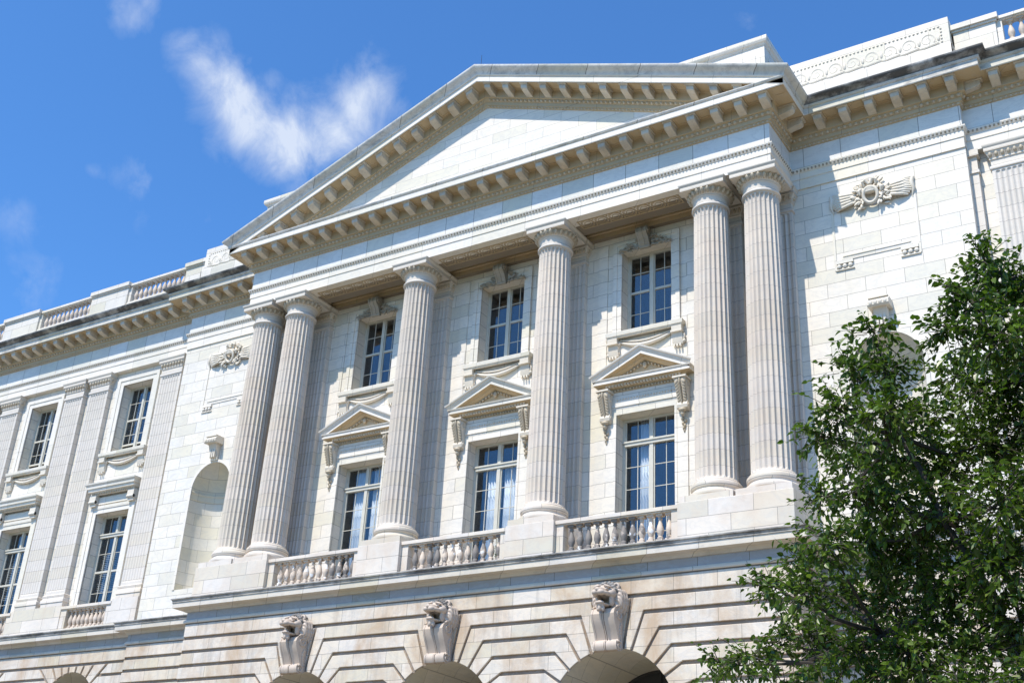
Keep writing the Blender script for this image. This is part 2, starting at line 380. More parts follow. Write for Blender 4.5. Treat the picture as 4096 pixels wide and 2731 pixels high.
mod_proto = None
for g, segs in GROUPS.items():
    wing = not g.startswith('portico')
    a = MB(); sweep(a, EPATH, ARCH, segs, False)
    a.build('architrave', M_plain, ROOT, 25)
    e = MB(); egg_path(e, EPATH, [q for q in segs if q not in (1, 7)], .05, 9.565, .105, .035, .05, .04, dart=False, seg=6, ring=4)
    e.build('carved_fillet', M_fillet, ROOT, 60)
    f = MB(); sweep(f, EPATH, FRZ, segs, False)
    f.build('frieze', M_frieze, ROOT, 25)
    c = MB(); sweep(c, EPATH, CORN[:11], segs, False)
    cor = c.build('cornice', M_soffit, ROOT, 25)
    c2 = MB(); sweep(c2, EPATH, CORN[10:], segs, False)
    c2.build('corona', M_corona if wing else M_plain, cor, 25)
    c4 = MB(); sweep(c4, EPATH, CTOP, segs, False); c4.build('cornice_cap', M_corona if wing else M_rake, cor, 25)
    e = MB()
    egg_path(e, EPATH, segs, .115, 10.545, .158, .055, .06, .055)
    e.build('egg_moulding', M_orn, cor, 60)
    e = MB(); egg_path(e, EPATH, segs, .04, 10.335, .125, .04, .035, .038, dart=True, seg=6, ring=4)
    e.build('leaf_moulding', M_orn, cor, 60)
    cs = [s for s in segs if s != 4]
    c3 = MB(); sweep(c3, EPATH, CYMA, cs, False)
    if g == 'portico':
        c3 = MB(); sweep(c3, EPATH, CYMA, [3], False); c3.build('gutter_moulding', M_rake, cor, 40); c3 = MB(); sweep(c3, EPATH, CYMA, [5], False)
    c3.build('gutter_moulding', M_soot if wing else M_rake, cor, 40)
    # modillions
    spots = []
    if g == 'portico':
        spots = [((.35 + .7 * k) * s, FY, 0) for k in range(14) for s in (1, -1)]
        for s in (1, -1):
            spots += [(s * FX, yy, s) for yy in (-.2, .5)]
        xs = [-9.45 + .7 * k for k in range(28)]
        for x in xs[:-1]: soffit_panel(cor, x + .17, x + .53, FY - .63, FY - .27, 10.90)
        for s in (1, -1): soffit_panel(cor, min(s * (FX + .28), s * (FX + .62)), max(s * (FX + .28), s * (FX + .62)), FY - .63, FY - .27, 10.90)
    elif g.startswith('pavilion'):
        s = -1 if g.endswith('w') else 1
        xs = [s * (10.42 + .705 * k) for k in range(6)]
        spots = [(x, PY, 0) for x in xs]
        for x in xs[:-1]: soffit_panel(cor, min(x + s * .17, x + s * .53), max(x + s * .17, x + s * .53), PY - .63, PY - .27, 10.90)
        spots.append((s * PX, PY + .02, s))
    else:
        s = -1 if g.endswith('w') else 1
        xs = [s * (14.98 + .665 * k) for k in range(22 if s < 0 else 6)]
        spots = [(x, WY, 0) for x in xs]
        for x in xs[:-1]: soffit_panel(cor, min(x + s * .16, x + s * .51), max(x + s * .16, x + s * .51), WY - .63, WY - .27, 10.90)
    for x, y, s in spots:
        if mod_proto is None:
            o = mod_proto = modillion_mesh().build('modillion', M_mod, cor, 30, bevel=.012)
        else: o = dup(mod_proto, None, cor)
        o.location = (x, y, 10.90)
        o.rotation_euler = (0, 0, s * pi / 2)

# ------------------------------------------------------------------ pediment
def zl(x, v): return 15.21 - SL * abs(x) + v
def rake(mb, s, prof, X0=FX, Y0=FY, z0=15.21, sl=SL, full=True):
    vs = []
    for o, v in prof: vs.append((0, Y0 - o, z0 + v))
    for o, v in prof:
        xe = X0 + o if full else X0
        vs.append((s * xe, Y0 - o, z0 - sl * xe + v))
    k = len(prof); mb.add(vs, [(j, j + 1, j + 1 + k, j + k) for j in range(k - 1)])
RC = [(.0, -1.14), (.03, -1.135), (.06, -1.07), (.085, -1.065), (.085, -.935), (.10, -.93), (.15, -.84), (.20, -.83), (.20, -.565), (.225, -.525), (.675, -.525)]
RF = [(.675, -.525), (.69, -.55), (.705, -.525), (.69, -.515), (.69, -.325), (.72, -.315), (.735, -.28)]
RY = [(.735, -.28), (.745, -.25), (.765, -.20), (.81, -.15), (.86, -.11), (.895, -.07), (.91, -.03), (.91, 0.0), (.86, .012), (-3.4, .05)]
mb = MB(); mb.prism([(-FX - .1, 11.16), (FX + .1, 11.16), (0, 15.21 - .9)], FY, FY + .5)
tymp = mb.build('tympanum', marble('tympanum_marble', W0, brick=(1.25, .365, .5), zoff=12.22, stain=.08, veins=.25, tint=.8, joint=.55), ROOT, 0)
for s in (-1, 1):
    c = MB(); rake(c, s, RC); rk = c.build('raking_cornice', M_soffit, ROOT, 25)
    c = MB(); rake(c, s, RF); c.build('raking_corona', M_plain, rk, 25)
    c = MB(); rake(c, s, RY); c.build('raking_gutter', M_rake, rk, 40)
    e = MB(); u = Vector((-s * -SL, 0, 1)).normalized() if False else Vector((0, 0, 1))
    def rl(x, v, o): return (s * x, FY - o, zl(x, v))
    egg_row(e, rl(.1, -.885, .115), rl(8.6, -.885, .115), (0, -1, 0), (0, 0, 1), .16, .055, .06, .055)
    e.build('egg_moulding', M_orn, rk, 60); e = MB()
    egg_row(e, rl(.05, -1.10, .04), rl(8.0, -1.10, .04), (0, -1, 0), (0, 0, 1), .125, .04, .035, .038, seg=6, ring=4)
    e.build('leaf_moulding', M_orn, rk, 60)
    mp = None
    for k in range(13):
        x = .35 + .7 * k
        if k == 0: mp = o = modillion_mesh(s * SL).build('modillion', M_mod, rk, 30, bevel=.012)
        else: o = dup(mp, None, rk)
        o.location = (s * x, FY, zl(x, -.525))
        if k < 12:
            soffit_panel(rk, s * (x + .35) - .18, s * (x + .35) + .18, FY - .63, FY - .27, zl(x + .35, -.525), shear=s * SL)
mb = MB(); mb.tube([(.25, -1.42, 15.1), (.25, -1.42, 15.50)], .007, 5); mb.build('lightning_rod', M_iron, ROOT, 0)
# gable roof, attic block, roofs, body
mb = MB(); mb.prism([(-10.2, 11.38), (0, 15.20), (10.2, 11.38)], FY + .02, 3.2); mb.build('gable_roof', M_roof, ROOT, 0)
mb = MB()
AX0, AX1 = -13.1, 8.1
mb.box(AX0, AX1, 3.0, 14, 12, 16.07)
at = mb.build('attic_block', M_parapet, ROOT, 0)
mb = MB(); sweep(mb, [(AX0, 14), (AX0, 3.0), (AX1, 3.0), (AX1, 14)], [(-.2, 16.06), (0.02, 16.07), (.04, 16.12), (.10, 16.16), (.13, 16.22), (.13, 16.36), (.0, 16.38), (-3, 16.40)])
mb.build('coping', M_parapet, at, 25)
mb = MB(); mb.box(AX1 - .002, AX1 + .02, 3.3, 9, 13, 15.75); mb.box(AX0 + 12, AX1 - .3, 2.98, 3.0, 13, 15.75); mb.build('panel', M_parapet, at, 0)
mb = MB(); mb.box(-33, 24, 2.2, 26, 11.0, 11.45); mb.build('flat_roof', M_roof, ROOT, 0)
mb = MB(); mb.box(-33, 24, 25.6, 26, -G, 11.0); mb.box(-33, -32.6, 2, 25.6, -G, 11); mb.box(23.6, 24, 2, 25.6, -G, 11.0); mb.build('rear_wall', M_wall, ROOT, 0)

# parapets
for s in (-1, 1):
    mb = MB()
    xa, xb = sorted((s * 14.0, s * 8.6))
    mb.box(xa, xb, 1.1, 1.9, 11.3, 13.34)
    mb.box(xa - .05, xb + .05, 1.02, 1.1, 11.3, 12.36)
    mb.box(min(s * 14.0, s * 14.05), max(s * 14.0, s * 14.05), 1.02, 1.9, 11.3, 12.36)
    pp = mb.build('parapet', M_parapet, ROOT, 0, bevel=.012)
    e = MB()
    egg_row(e, (s * 8.8, 1.10, 13.08), (s * 13.78, 1.10, 13.08), (0, -1, 0), (0, 0, 1), .11, .04, .03, .035, dart=False, seg=6, ring=4)
    egg_row(e, (s * 13.78, 1.10, 13.06), (s * 13.78, 1.10, 12.5), (0, -1, 0), (1, 0, 0), .11, .04, .03, .03, dart=False, seg=6, ring=4)
    e.build('bead_moulding', M_orn2, pp, 60)
    e = MB()
    for k in range(9):
        cx = s * (13.4 - .52 * k); cz = 12.74
        pts = []
        for i in range(26):
            t = i / 25; a = -.6 + t * 9.5; r = .215 * (1 - t * .86)
            pts.append((cx + s * r * cos(a), 1.115, cz + r * sin(a)))
        e.tube(pts, [.032 * (1 - .4 * i / 25) for i in range(26)], 5)
        e.tube([(cx + s * .21, 1.105, cz - .12), (cx + s * .30, 1.105, cz - .20), (cx - s * .1, 1.105, cz - .24), (cx - s * .35, 1.105, cz - .22)], [.02, .035, .03, .015], 5)
        e.blob((cx + s * .30, 1.1, cz - .02), (.05, .03, .12), seg=6, ring=5)
    e.build('scroll_relief', M_orn2, pp, 60)

BAL = [(.075, .0), (.075, .05), (.05, .07), (.06, .10), (.088, .17), (.092, .22), (.075, .30), (.045, .38), (.038, .43), (.055, .445), (.055, .465), (.04, .475), (.06, .51), (.075, .52)]
def baluster(h=.57, k=1.0):
    mb = MB(); q = h / .57
    mb.box(-.085 * k, .085 * k, -.085 * k, .085 * k, 0, .045 * q)
    mb.lathe([(r * k, .04 * q + z * q * .935) for r, z in BAL], 14)
    mb.box(-.085 * k, .085 * k, -.085 * k, .085 * k, .525 * q, h)
    return mb
bal_w = bal_c = bal_p = None
def balustrade(xs, x0, x1, y, zb, zt, ph, mat_b, mat, label=None, dies=(.22, .22), depth=.28, kind='w', copx=0):
    """rail + base + end dies; balusters hang below as sub-parts"""
    global bal_w, bal_c
    mb = MB()
    h = zt - zb
    mb.box(x0, x1, y - .02, y + depth + .02, zb, zb + .10)
    mb.box(x0, x0 + dies[0], y + .01, y + depth - .01, zb + .10, zt - .13)
    mb.box(x1 - dies[1], x1, y + .01, y + depth - .01, zb + .10, zt - .13)
    mb.box(x0 - copx, x1 + copx, y - .005, y + depth + .005, zt - .13, zt - .10)
    mb.box(x0 - copx, x1 + copx, y - .04, y + depth + .04, zt - .10, zt)
    b = mb.build('balustrade', mat, ROOT, 0, bevel=.008, label=label)
    pr = None
    for i, x in enumerate(xs):
        if pr is None: o = pr = baluster(zt - .13 - zb - .10).build('baluster', mat_b, b, 40)
        else: o = dup(pr, None, b)
        o.location = (x, y + depth / 2, zb + .10); o.rotation_euler = (0, 0, (i % 4) * pi / 2)
    return b
# wing roof balustrades (left wing, and the short start of the right wing)
def lin(a, b, n): return [a + (b - a) * (i + .5) / n for i in range(n)]
def roof_ped(x0, x1):
    mb = MB(); mb.box(x0, x1, 1.30, 1.75, 11.3, 12.86)
    mb.box(x0 - .0, x1 + .0, 1.285, 1.3, 11.3, 12.1)
    mb.box(x0 - .04, x1 + .04, 1.25, 1.80, 12.86, 12.92); mb.box(x0 - .08, x1 + .08, 1.20, 1.85, 12.92, 13.09)
    return mb.build('roof_pedestal', M_parapet, ROOT, 0, bevel=.01)
for s in (-1, 1):
    runs = [(15.15, 18.5, 1.30)] + ([(20.65, 24.05, 1.30), (26.3, 29.6, 1.3)] if s < 0 else [])
    peds = [(14.05, 15.15), (18.5, 20.65)] + ([(24.05, 26.3)] if s < 0 else [])
    for a, b in peds:
        x0, x1 = sorted((s * a, s * b)); roof_ped(x0, x1)
    for a, b, y in runs:
        x0, x1 = sorted((s * a, s * b))
        mb = MB(); mb.box(x0, x1, y, y + .4, 11.3, 12.08); mb.build('parapet', M_parapet, ROOT, 0)
        balustrade(lin(x0 + .2, x1 - .2, 11), x0, x1, y + .06, 12.08, 13.02, 0, M_balc, M_parapet, dies=(.15, .15), kind='c')

# ------------------------------------------------------------------ columns
S1, SB = 2.4734, 1.4634
CX = [-3 * S1 - SB, -3 * S1, -S1, S1, 3 * S1, 3 * S1 + SB]
def fluted_shaft():
    mb = MB(); nf = 24; per = 8; n = nf * per
    ws = []
    rows = [(.40, 1.10, 0), (.415, 1.09, 0), (.43, 1.045, 0), (.455, 1.015, 0)]
    z0, z1 = .475, 8.25; hw = .055
    for t in (0, .15, .4, .7, 1): rows.append((z0 + hw * t, 1.0, sqrt(1 - (1 - t) ** 2) if t else 0.02))
    for k in range(1, 12): rows.append((z0 + hw + (z1 - z0 - 2 * hw) * k / 12, 1.0, 1))
    for t in (1, .7, .4, .15, 0): rows.append((z1 - hw * t, 1.0, sqrt(1 - (1 - t) ** 2) if t else 0.02))
    rows += [(8.265, 1.0, 0), (8.285, 1.03, 0), (8.29, 1.04, 0)]
    def R(z):
        t = max(0, (z - .4) / 7.9); return .535 - .068 * t ** 1.5
    vs = []; fs = []
    for z, k, fl in rows:
        for i in range(n):
            a = 2 * pi * i / n; u = ((i % per) / per - .5) / .40
            dep = 0
            if fl > 0 and abs(u) < fl: dep = .055 * sqrt(max(0, 1 - (u / fl) ** 2)) * (fl ** .5)
            r = R(z) * k - dep
            vs.append((r * cos(a), r * sin(a), z))
    for j in range(len(rows) - 1):
        for i in range(n):
            i2 = (i + 1) % n; fs.append((j * n + i, j * n + i2, (j + 1) * n + i2, (j + 1) * n + i))
    mb.add(vs, fs); return mb
def col_base():
    mb = MB(); mb.box(-.70, .70, -.70, .70, -.165, 0)
    pr = [(.66, 0), (.69, .02), (.70, .06), (.69, .10), (.655, .13), (.63, .14), (.615, .16), (.60, .19), (.61, .215), (.63, .225), (.645, .26), (.648, .30), (.64, .345), (.61, .375), (.59, .38), (.59, .40), (.5, .405)]
    mb.lathe(pr, 64); return mb
def col_cap():
    mb = MB()
    pr = [(.47, 8.285), (.505, 8.29), (.525, 8.31), (.525, 8.345), (.505, 8.37), (.48, 8.375), (.475, 8.40), (.478, 8.56), (.49, 8.58), (.505, 8.585), (.505, 8.605), (.495, 8.615), (.52, 8.63), (.56, 8.69), (.585, 8.74), (.60, 8.80), (.3, 8.81)]
    mb.lathe(pr, 64)
    mb.box(-.64, .64, -.64, .64, 8.80, 8.905)
    o = len(mb.v)
    q = [(.64, 8.905), (.655, 8.93), (.675, 8.955), (.68, 8.965), (.68, 8.998)]
    for i in range(len(q)):
        r, z = q[i]
        mb.v += [(-r, -r, z), (r, -r, z), (r, r, z), (-r, r, z)]
    for i in range(len(q) - 1):
        for k in range(4):
            k2 = (k + 1) % 4; mb.f.append((o + i * 4 + k, o + i * 4 + k2, o + i * 4 + 4 + k2, o + i * 4 + 4 + k))
    mb.f.append(tuple(o + (len(q) - 1) * 4 + k for k in range(4)))
    return mb
def cap_eggs():
    mb = MB()
    for k in range(24):
        a = 2 * pi * k / 24; d = Vector((cos(a), sin(a), 0)); t = Vector((-sin(a), cos(a), 0)); u = Vector((.45 * cos(a), .45 * sin(a), .9))
        mb.blob(tuple(d * .585 + Vector((0, 0, 8.72))), (.056, .06, .095), t, d, u.normalized(), 8, 6)
        a2 = a + pi / 24; d = Vector((cos(a2), sin(a2), 0)); t = Vector((-sin(a2), cos(a2), 0)); u = Vector((.45 * cos(a2), .45 * sin(a2), .9)).normalized()
        mb.blob(tuple(d * .56 + Vector((0, 0, 8.71))), (.014, .045, .085), t, d, u, 6, 5)
    return mb
colp = None
for x in CX:
    if colp is None:
        colp = fluted_shaft().build('column', M_column, ROOT, 28, loc=(x, 0, 0))
        col_base().build('base', M_ped, colp, 30)
        cp = col_cap().build('capital', M_pilaster, colp, 30)
        ce = cap_eggs().build('egg_ring', M_orn, colp, 60)
    else:
        dup(colp, (x, 0, G))

# pilasters -----------------------------------------------------------------
def pilaster(xc, yf, yb, hw=.53, nf=7, zb=0.0, name='pilaster', cuts=(None, None)):
    mb = MB()
    z0, z1 = .42, 8.24; m = .075
    fw = (2 * hw - 2 * m) / nf
    xs = [(-hw, 0.0)]
    per = 8
    cols = []
    cols.append((-hw, None))
    for k in range(nf):
        for i in range(per + (1 if k == nf - 1 else 0)):
            u = (i / per - .5) / .41
            cols.append((-hw + m + fw * (k + i / per), u))
    cols.append((hw, None))
    rows = [(.30, 0), (z0, 0)]
    h2 = fw * .41
    for t in (.02, .15, .4, .7, 1): rows.append((z0 + h2 * t, sqrt(1 - (1 - t) ** 2)))
    for t in (1, .7, .4, .15, .02): rows.append((z1 - h2 * t, sqrt(1 - (1 - t) ** 2)))
    rows += [(z1, 0), (8.30, 0)]
    vs = []
    for z, fl in rows:
        for x, u in cols:
            d = 0
            if u is not None and fl > 0 and abs(u) < fl: d = .036 * sqrt(max(0, 1 - (u / fl) ** 2)) * fl ** .5
            vs.append((x, yf + d, z))
    n = len(cols)
    mb.add(vs, [(j * n + i, j * n + i + 1, (j + 1) * n + i + 1, (j + 1) * n + i) for j in range(len(rows) - 1) for i in range(n - 1)])
    for s in (-1, 1):
        mb.add([(s * hw, yf, .3), (s * hw, yb, .3), (s * hw, yb, 8.3), (s * hw, yf, 8.3)], [(0, 1, 2, 3)])
    p = mb.build(name, M_pilaster, ROOT, 28, loc=(xc, 0, 0))
    b = MB(); path = [(-hw, yb), (-hw, yf), (hw, yf), (hw, yb)]
    sweep(b, path, [(.0, .0), (.085, .0), (.085, .10), (.07, .13), (.05, .14), (.045, .19), (.055, .21), (.06, .26), (.04, .30), (.0, .31)])
    b.box(-hw - .06, hw + .06, yf - .06, yb, -.16, 0)
    b.build('base', M_ped, p, 30)
    c = MB()
    sweep(c, path, [(-.02, 8.28), (.03, 8.29), (.04, 8.33), (.03, 8.37), (.0, 8.38), (.0, 8.55), (.03, 8.57), (.03, 8.60), (.02, 8.61), (.07, 8.72), (.10, 8.80), (.12, 8.80), (.12, 8.90), (.15, 8.94), (.155, 8.965), (.155, 8.995), (-.05, 8.998)])
    c.build('capital', M_pilaster, p, 30)
    e = MB(); egg_path(e, path, [0, 1, 2], .06, 8.715, .14, .05, .05, .085)
    e.build('egg_moulding', M_orn, p, 60)
    return p
pp = pilaster(CX[0], .87, 1.06)
for x in CX[1:]: dup(pp, (x, 0, G))

# ------------------------------------------------------------------ walls
def arc(xc, zs, R, a0, a1, n):
    return [(xc + R * sin(a0 + (a1 - a0) * i / n), zs + R * cos(a0 + (a1 - a0) * i / n)) for i in range(n + 1)]

def wall_rect(mb, x0, x1, z0, z1, y, holes, depth):
    xs = sorted({x0, x1} | {h[0] for h in holes} | {h[1] for h in holes}); zs = sorted({z0, z1} | {h[2] for h in holes} | {h[3] for h in holes})
    for i in range(len(xs) - 1):
        for j in range(len(zs) - 1):
            cx, cz = (xs[i] + xs[i + 1]) / 2, (zs[j] + zs[j + 1]) / 2
            if any(h[0] < cx < h[1] and h[2] < cz < h[3] for h in holes): continue
            mb.add([(xs[i], y, zs[j]), (xs[i + 1], y, zs[j]), (xs[i + 1], y, zs[j + 1]), (xs[i], y, zs[j + 1])], [(0, 1, 2, 3)])
    for a, b, c, d in holes:
        mb.add([(a, y, c), (b, y, c), (b, y, d), (a, y, d), (a, y + depth, c), (b, y + depth, c), (b, y + depth, d), (a, y + depth, d)],
               [(0, 1, 5, 4), (1, 2, 6, 5), (2, 3, 7, 6), (3, 0, 4, 7)])

WZ0 = -1.15
BAYS = [-2 * S1, 0, 2 * S1]
mb = MB()
holes = []
for x in BAYS: holes += [(x - .88, x + .88, WZ0 + .001, 3.24), (x - .79, x + .79, 5.74, 8.45)]
wall_rect(mb, -FX + .02, FX - .02, WZ0, 9.35, 1.06, holes, .5)
mb.build('portico_wall', M_wall, ROOT, 0)
NX, NZS, NR, NB = 11.55, 3.31, .90, -.16
for s in (-1, 1):
    mb = MB(); c = s * NX
    xa, xb = sorted((s * 9.37, s * 14.02))
    for a, b, z0, z1 in ((xa, c - NR, WZ0, NZS), (c + NR, xb, WZ0, NZS), (c - NR, c + NR, WZ0, NB), (xa, c - NR, NZS, 9.05), (c + NR, xb, NZS, 9.05)):
        mb.add([(a, 1.06, z0), (b, 1.06, z0), (b, 1.06, z1), (a, 1.06, z1)], [(0, 1, 2, 3)])
    A = arc(c, NZS, NR, -pi / 2, pi / 2, 24)
    for i in range(24):
        (xa1, za1), (xb1, zb1) = A[i], A[i + 1]
        mb.add([(xa1, 1.06, za1), (xb1, 1.06, zb1), (xb1, 1.06, 9.05), (xa1, 1.06, 9.05)], [(0, 1, 2, 3)])
    mb.add([(s * 14.02, 1.06, WZ0), (s * 14.02, 1.55, WZ0), (s * 14.02, 1.55, 9.05), (s * 14.02, 1.06, 9.05)], [(0, 1, 2, 3)])
    pw = mb.build('pavilion_wall', M_wall, ROOT, 0)
    # niche
    mb = MB(); ns = 20; vs = []; zrows = [NB, NZS]
    for z in zrows:
        for i in range(ns + 1):
            a = pi * i / ns; vs.append((c - NR * cos(a), 1.06 + NR * sin(a), z))
    fs = [(i, i + 1, i + 1 + ns + 1, i + ns + 1) for i in range(ns)]
    base = len(vs); nt_ = 8
    for j in range(1, nt_ + 1):
        t = pi / 2 * j / nt_
        for i in range(ns + 1):
            a = pi * i / ns; vs.append((c - NR * cos(a) * cos(t) if j < nt_ else c, 1.06 + NR * sin(a) * cos(t), NZS + NR * sin(t)))
    off = ns + 1
    for j in range(nt_):
        for i in range(ns): fs.append((off + j * (ns + 1) + i, off + j * (ns + 1) + i + 1, off + (j + 1) * (ns + 1) + i + 1, off + (j + 1) * (ns + 1) + i))
    mb.add(vs, fs)
    mb.add([(c - NR * cos(pi * i / ns), 1.06 + NR * sin(pi * i / ns), NB) for i in range(ns + 1)], [tuple(range(ns + 1))])
    ni = mb.build('niche', M_niche, ROOT, 40)
    mb = MB(); vs = []
    prof = [(0, -.30), (.025, -.29), (.025, -.10), (.05, -.08), (.05, -.03), (.02, .0), (0, .0)]
    for i in range(ns + 1):
        a = pi * i / ns
        for o, z in prof: vs.append((c - (NR - o) * cos(a), 1.06 + (NR - o) * sin(a), NZS + z))
    k = len(prof)
    mb.add(vs, [(i * k + j, i * k + j + 1, (i + 1) * k + j + 1, (i + 1) * k + j) for i in range(ns) for j in range(k - 1)])
    mb.build('impost_band', M_niche, ni, 30)
    # archivolt frame around niche
    mb = MB(); out = arc(c, NZS, NR + .10, -pi / 2, pi / 2, 32); inn = arc(c, NZS, NR + .002, -pi / 2, pi / 2, 32)
    out = [(c - NR - .10, NB)] + out + [(c + NR + .10, NB)]; inn = [(c - NR - .002, NB)] + inn + [(c + NR + .002, NB)]
    for i in range(len(out) - 1):
        mb.prism([out[i], out[i + 1], inn[i + 1], inn[i]], 1.03, 1.07)
    mb.build('niche_frame', M_plain, ni, 0)
    # keystone console
    mb = MB()
    mb.prism([(.84, 5.05), (.78, 5.03), (.72, 4.95), (.72, 4.86), (.80, 4.80), (.88, 4.6), (.96, 4.42), (.98, 4.26), (1.07, 4.26), (1.07, 5.05)], c - .17, c + .17, 'x')
    mb.box(c - .25, c + .25, .70, 1.07, 5.05, 5.09)
    mb.prism([(.70, 4.98), (.66, 4.94), (.66, 4.85), (.70, 4.81), (.77, 4.82), (1.07, 4.82), (1.07, 5.05), (.75, 5.05)], c - .27, c + .27, 'x')
    for q in (-.09, 0, .09): mb.box(c + q - .028, c + q + .028, .86, 1.0, 4.34, 4.78)
    for q in (-.18, -.06, .06, .18): mb.blob((c + q, .67, 4.91), (.055, .04, .07))
    mb.build('niche_keystone', M_orn2, ni, 35)
    # framed panel with cartouche
    mb = MB()
    for (a, b, z0, z1) in ((-1.12, -1.06, 6.25, 8.45), (1.06, 1.12, 6.25, 8.45), (-1.12, 1.12, 8.45, 8.51)):
        mb.box(c + a, c + b, 1.035, 1.065, z0, z1)
    mb.box(c - .88, c + .88, 1.02, 1.065, 6.60, 6.65); mb.box(c - .92, c + .92, 1.04, 1.065, 6.50, 6.60)
    for q in (-1, 1):
        mb.box(min(c + q * 1.06, c + q * .62), max(c + q * 1.06, c + q * .62), 1.0, 1.065, 6.40, 6.50)
        mb.box(min(c + q * 1.10, c + q * .60), max(c + q * 1.10, c + q * .60), 1.02, 1.065, 6.22, 6.25)
        for r in range(3): mb.blob((c + q * (.70 + .15 * r), 1.02, 6.325), (.062, .045, .062))
    pn = mb.build('wall_panel', M_plain, ROOT, 30)
    mb = MB(); rr = random.Random(5 + s)
    pts = [(c + .185 * cos(t), .90 - .05 * sin(t), 8.20 + .215 * sin(t)) for t in [2 * pi * i / 24 for i in range(25)]]
    mb.tube(pts, .05, 8, False); mb.blob((c, .93, 8.37), (.215, .12, .115), seg=14, ring=8); mb.blob((c, .90, 8.30), (.19, .08, .05), seg=12, ring=6)
    for q in (-1, 1):
        mb.tube([(c + q * .02, .90, 8.52), (c + q * .10, .86, 8.66), (c + q * .18, .88, 8.62), (c + q * .15, .92, 8.50)], [.04, .055, .05, .03], 7)
        mb.tube([(c + q * .24, .93, 8.45), (c + q * .31, .90, 8.36), (c + q * .27, .92, 8.25)], [.05, .06, .03], 7)
    ca = mb.build('cartouche', M_orn2, pn, 60, remesh=.014, smooth_it=1)
    lv = MB()
    for k in range(95):
        a = rr.uniform(-1.05, pi + 1.05); R_ = rr.uniform(.25, .50)
        ang = a + rr.uniform(-.9, .9); p = (c + R_ * cos(a) * 1.05, rr.uniform(.93, 1.02), 8.25 + R_ * .95 * sin(a))
        lv.blob(p, (rr.uniform(.07, .12), .03, .038), (cos(ang), -.35, sin(ang)), (0, 1, 0), (-sin(ang), 0, cos(ang)), 7, 5)
    lv.build('leaf_cluster', M_orn2, ca, 60)
    for q in (-1, 1):
        dp = MB()
        for k in range(10):
            t = k / 9; e = Vector((c + q * (1.11 - .10 * (t - .3) ** 2 - .30 * max(0, t - .6)), 1.02, 8.50 - .50 * t)); b0 = Vector((c + q * .42, 1.02, 8.44 - .28 * t))
            m1 = b0.lerp(e, .4) + Vector((0, -.07 - .03 * (k % 2), -.05)); m2 = b0.lerp(e, .75) + Vector((0, -.05, -.01))
            dp.tube([b0, m1, m2, e], [.035, .045, .042, .03], 7)
        dp.tube([(c + q * 1.09, 1.02, 8.50), (c + q * 1.05, .98, 8.32), (c + q * 1.10, 1.0, 8.16), (c + q * 1.04, 1.03, 7.96)], [.05, .065, .05, .015], 7)
        dp.box(min(c + q * .42, c + q * 1.04), max(c + q * .42, c + q * 1.04), 1.02, 1.06, 8.16, 8.44)
        dp.build('carved_drapery', M_orn2, pn, 60)

# wing walls ----------------------------------------------------------------
WB = {-1: [16.9, 22.37], 1: [16.9]}
for s in (-1, 1):
    mb = MB(); holes = []
    for w in WB[s]:
        x = s * w; holes += [(x - .88, x + .88, WZ0 + .001, 3.24), (x - .82, x + .82, 5.60, 8.42)]
    xa, xb = sorted((s * 14.02, -33 if s < 0 else 24))
    wall_rect(mb, xa, xb, WZ0, 9.05, 1.5, holes, .42)
    mb.build('wing_wall', M_wall, ROOT, 0)
    mb = MB(); mb.box(xa, xb, 1.32, 1.6, 8.99, 9.1); mb.build('lintel_beam', M_plain, ROOT, 0)
    for w in ([14.93, 18.93, 20.40, 24.40, 25.87] if s < 0 else [15.08, 18.93, 20.40]):
        pilaster(s * w, 1.30, 1.5, .54)
    mb = MB()
    for a, b in ([(14.3, 15.62), (18.25, 21.05), (23.72, 26.5)] if s < 0 else [(14.3, 15.75), (18.25, 21.05)]):
        x0, x1 = sorted((s * a, s * b)); mb = MB(); mb.box(x0, x1, 1.18, 1.5, -1.12, -.16)
        mb.build('pilaster_pedestal', M_ped, ROOT, 0, bevel=.01)
    if s > 0:
        mb = MB(); mb.box(14.0, 14.22, 1.30, 1.5, -.1, 9.0); mb.box(14.0, 14.28, 1.22, 1.5, 8.8, 8.99); mb.box(14.0, 14.25, 1.26, 1.5, 8.3, 8.38)
        mb.build('corner_pilaster', M_pilaster, ROOT, 0)

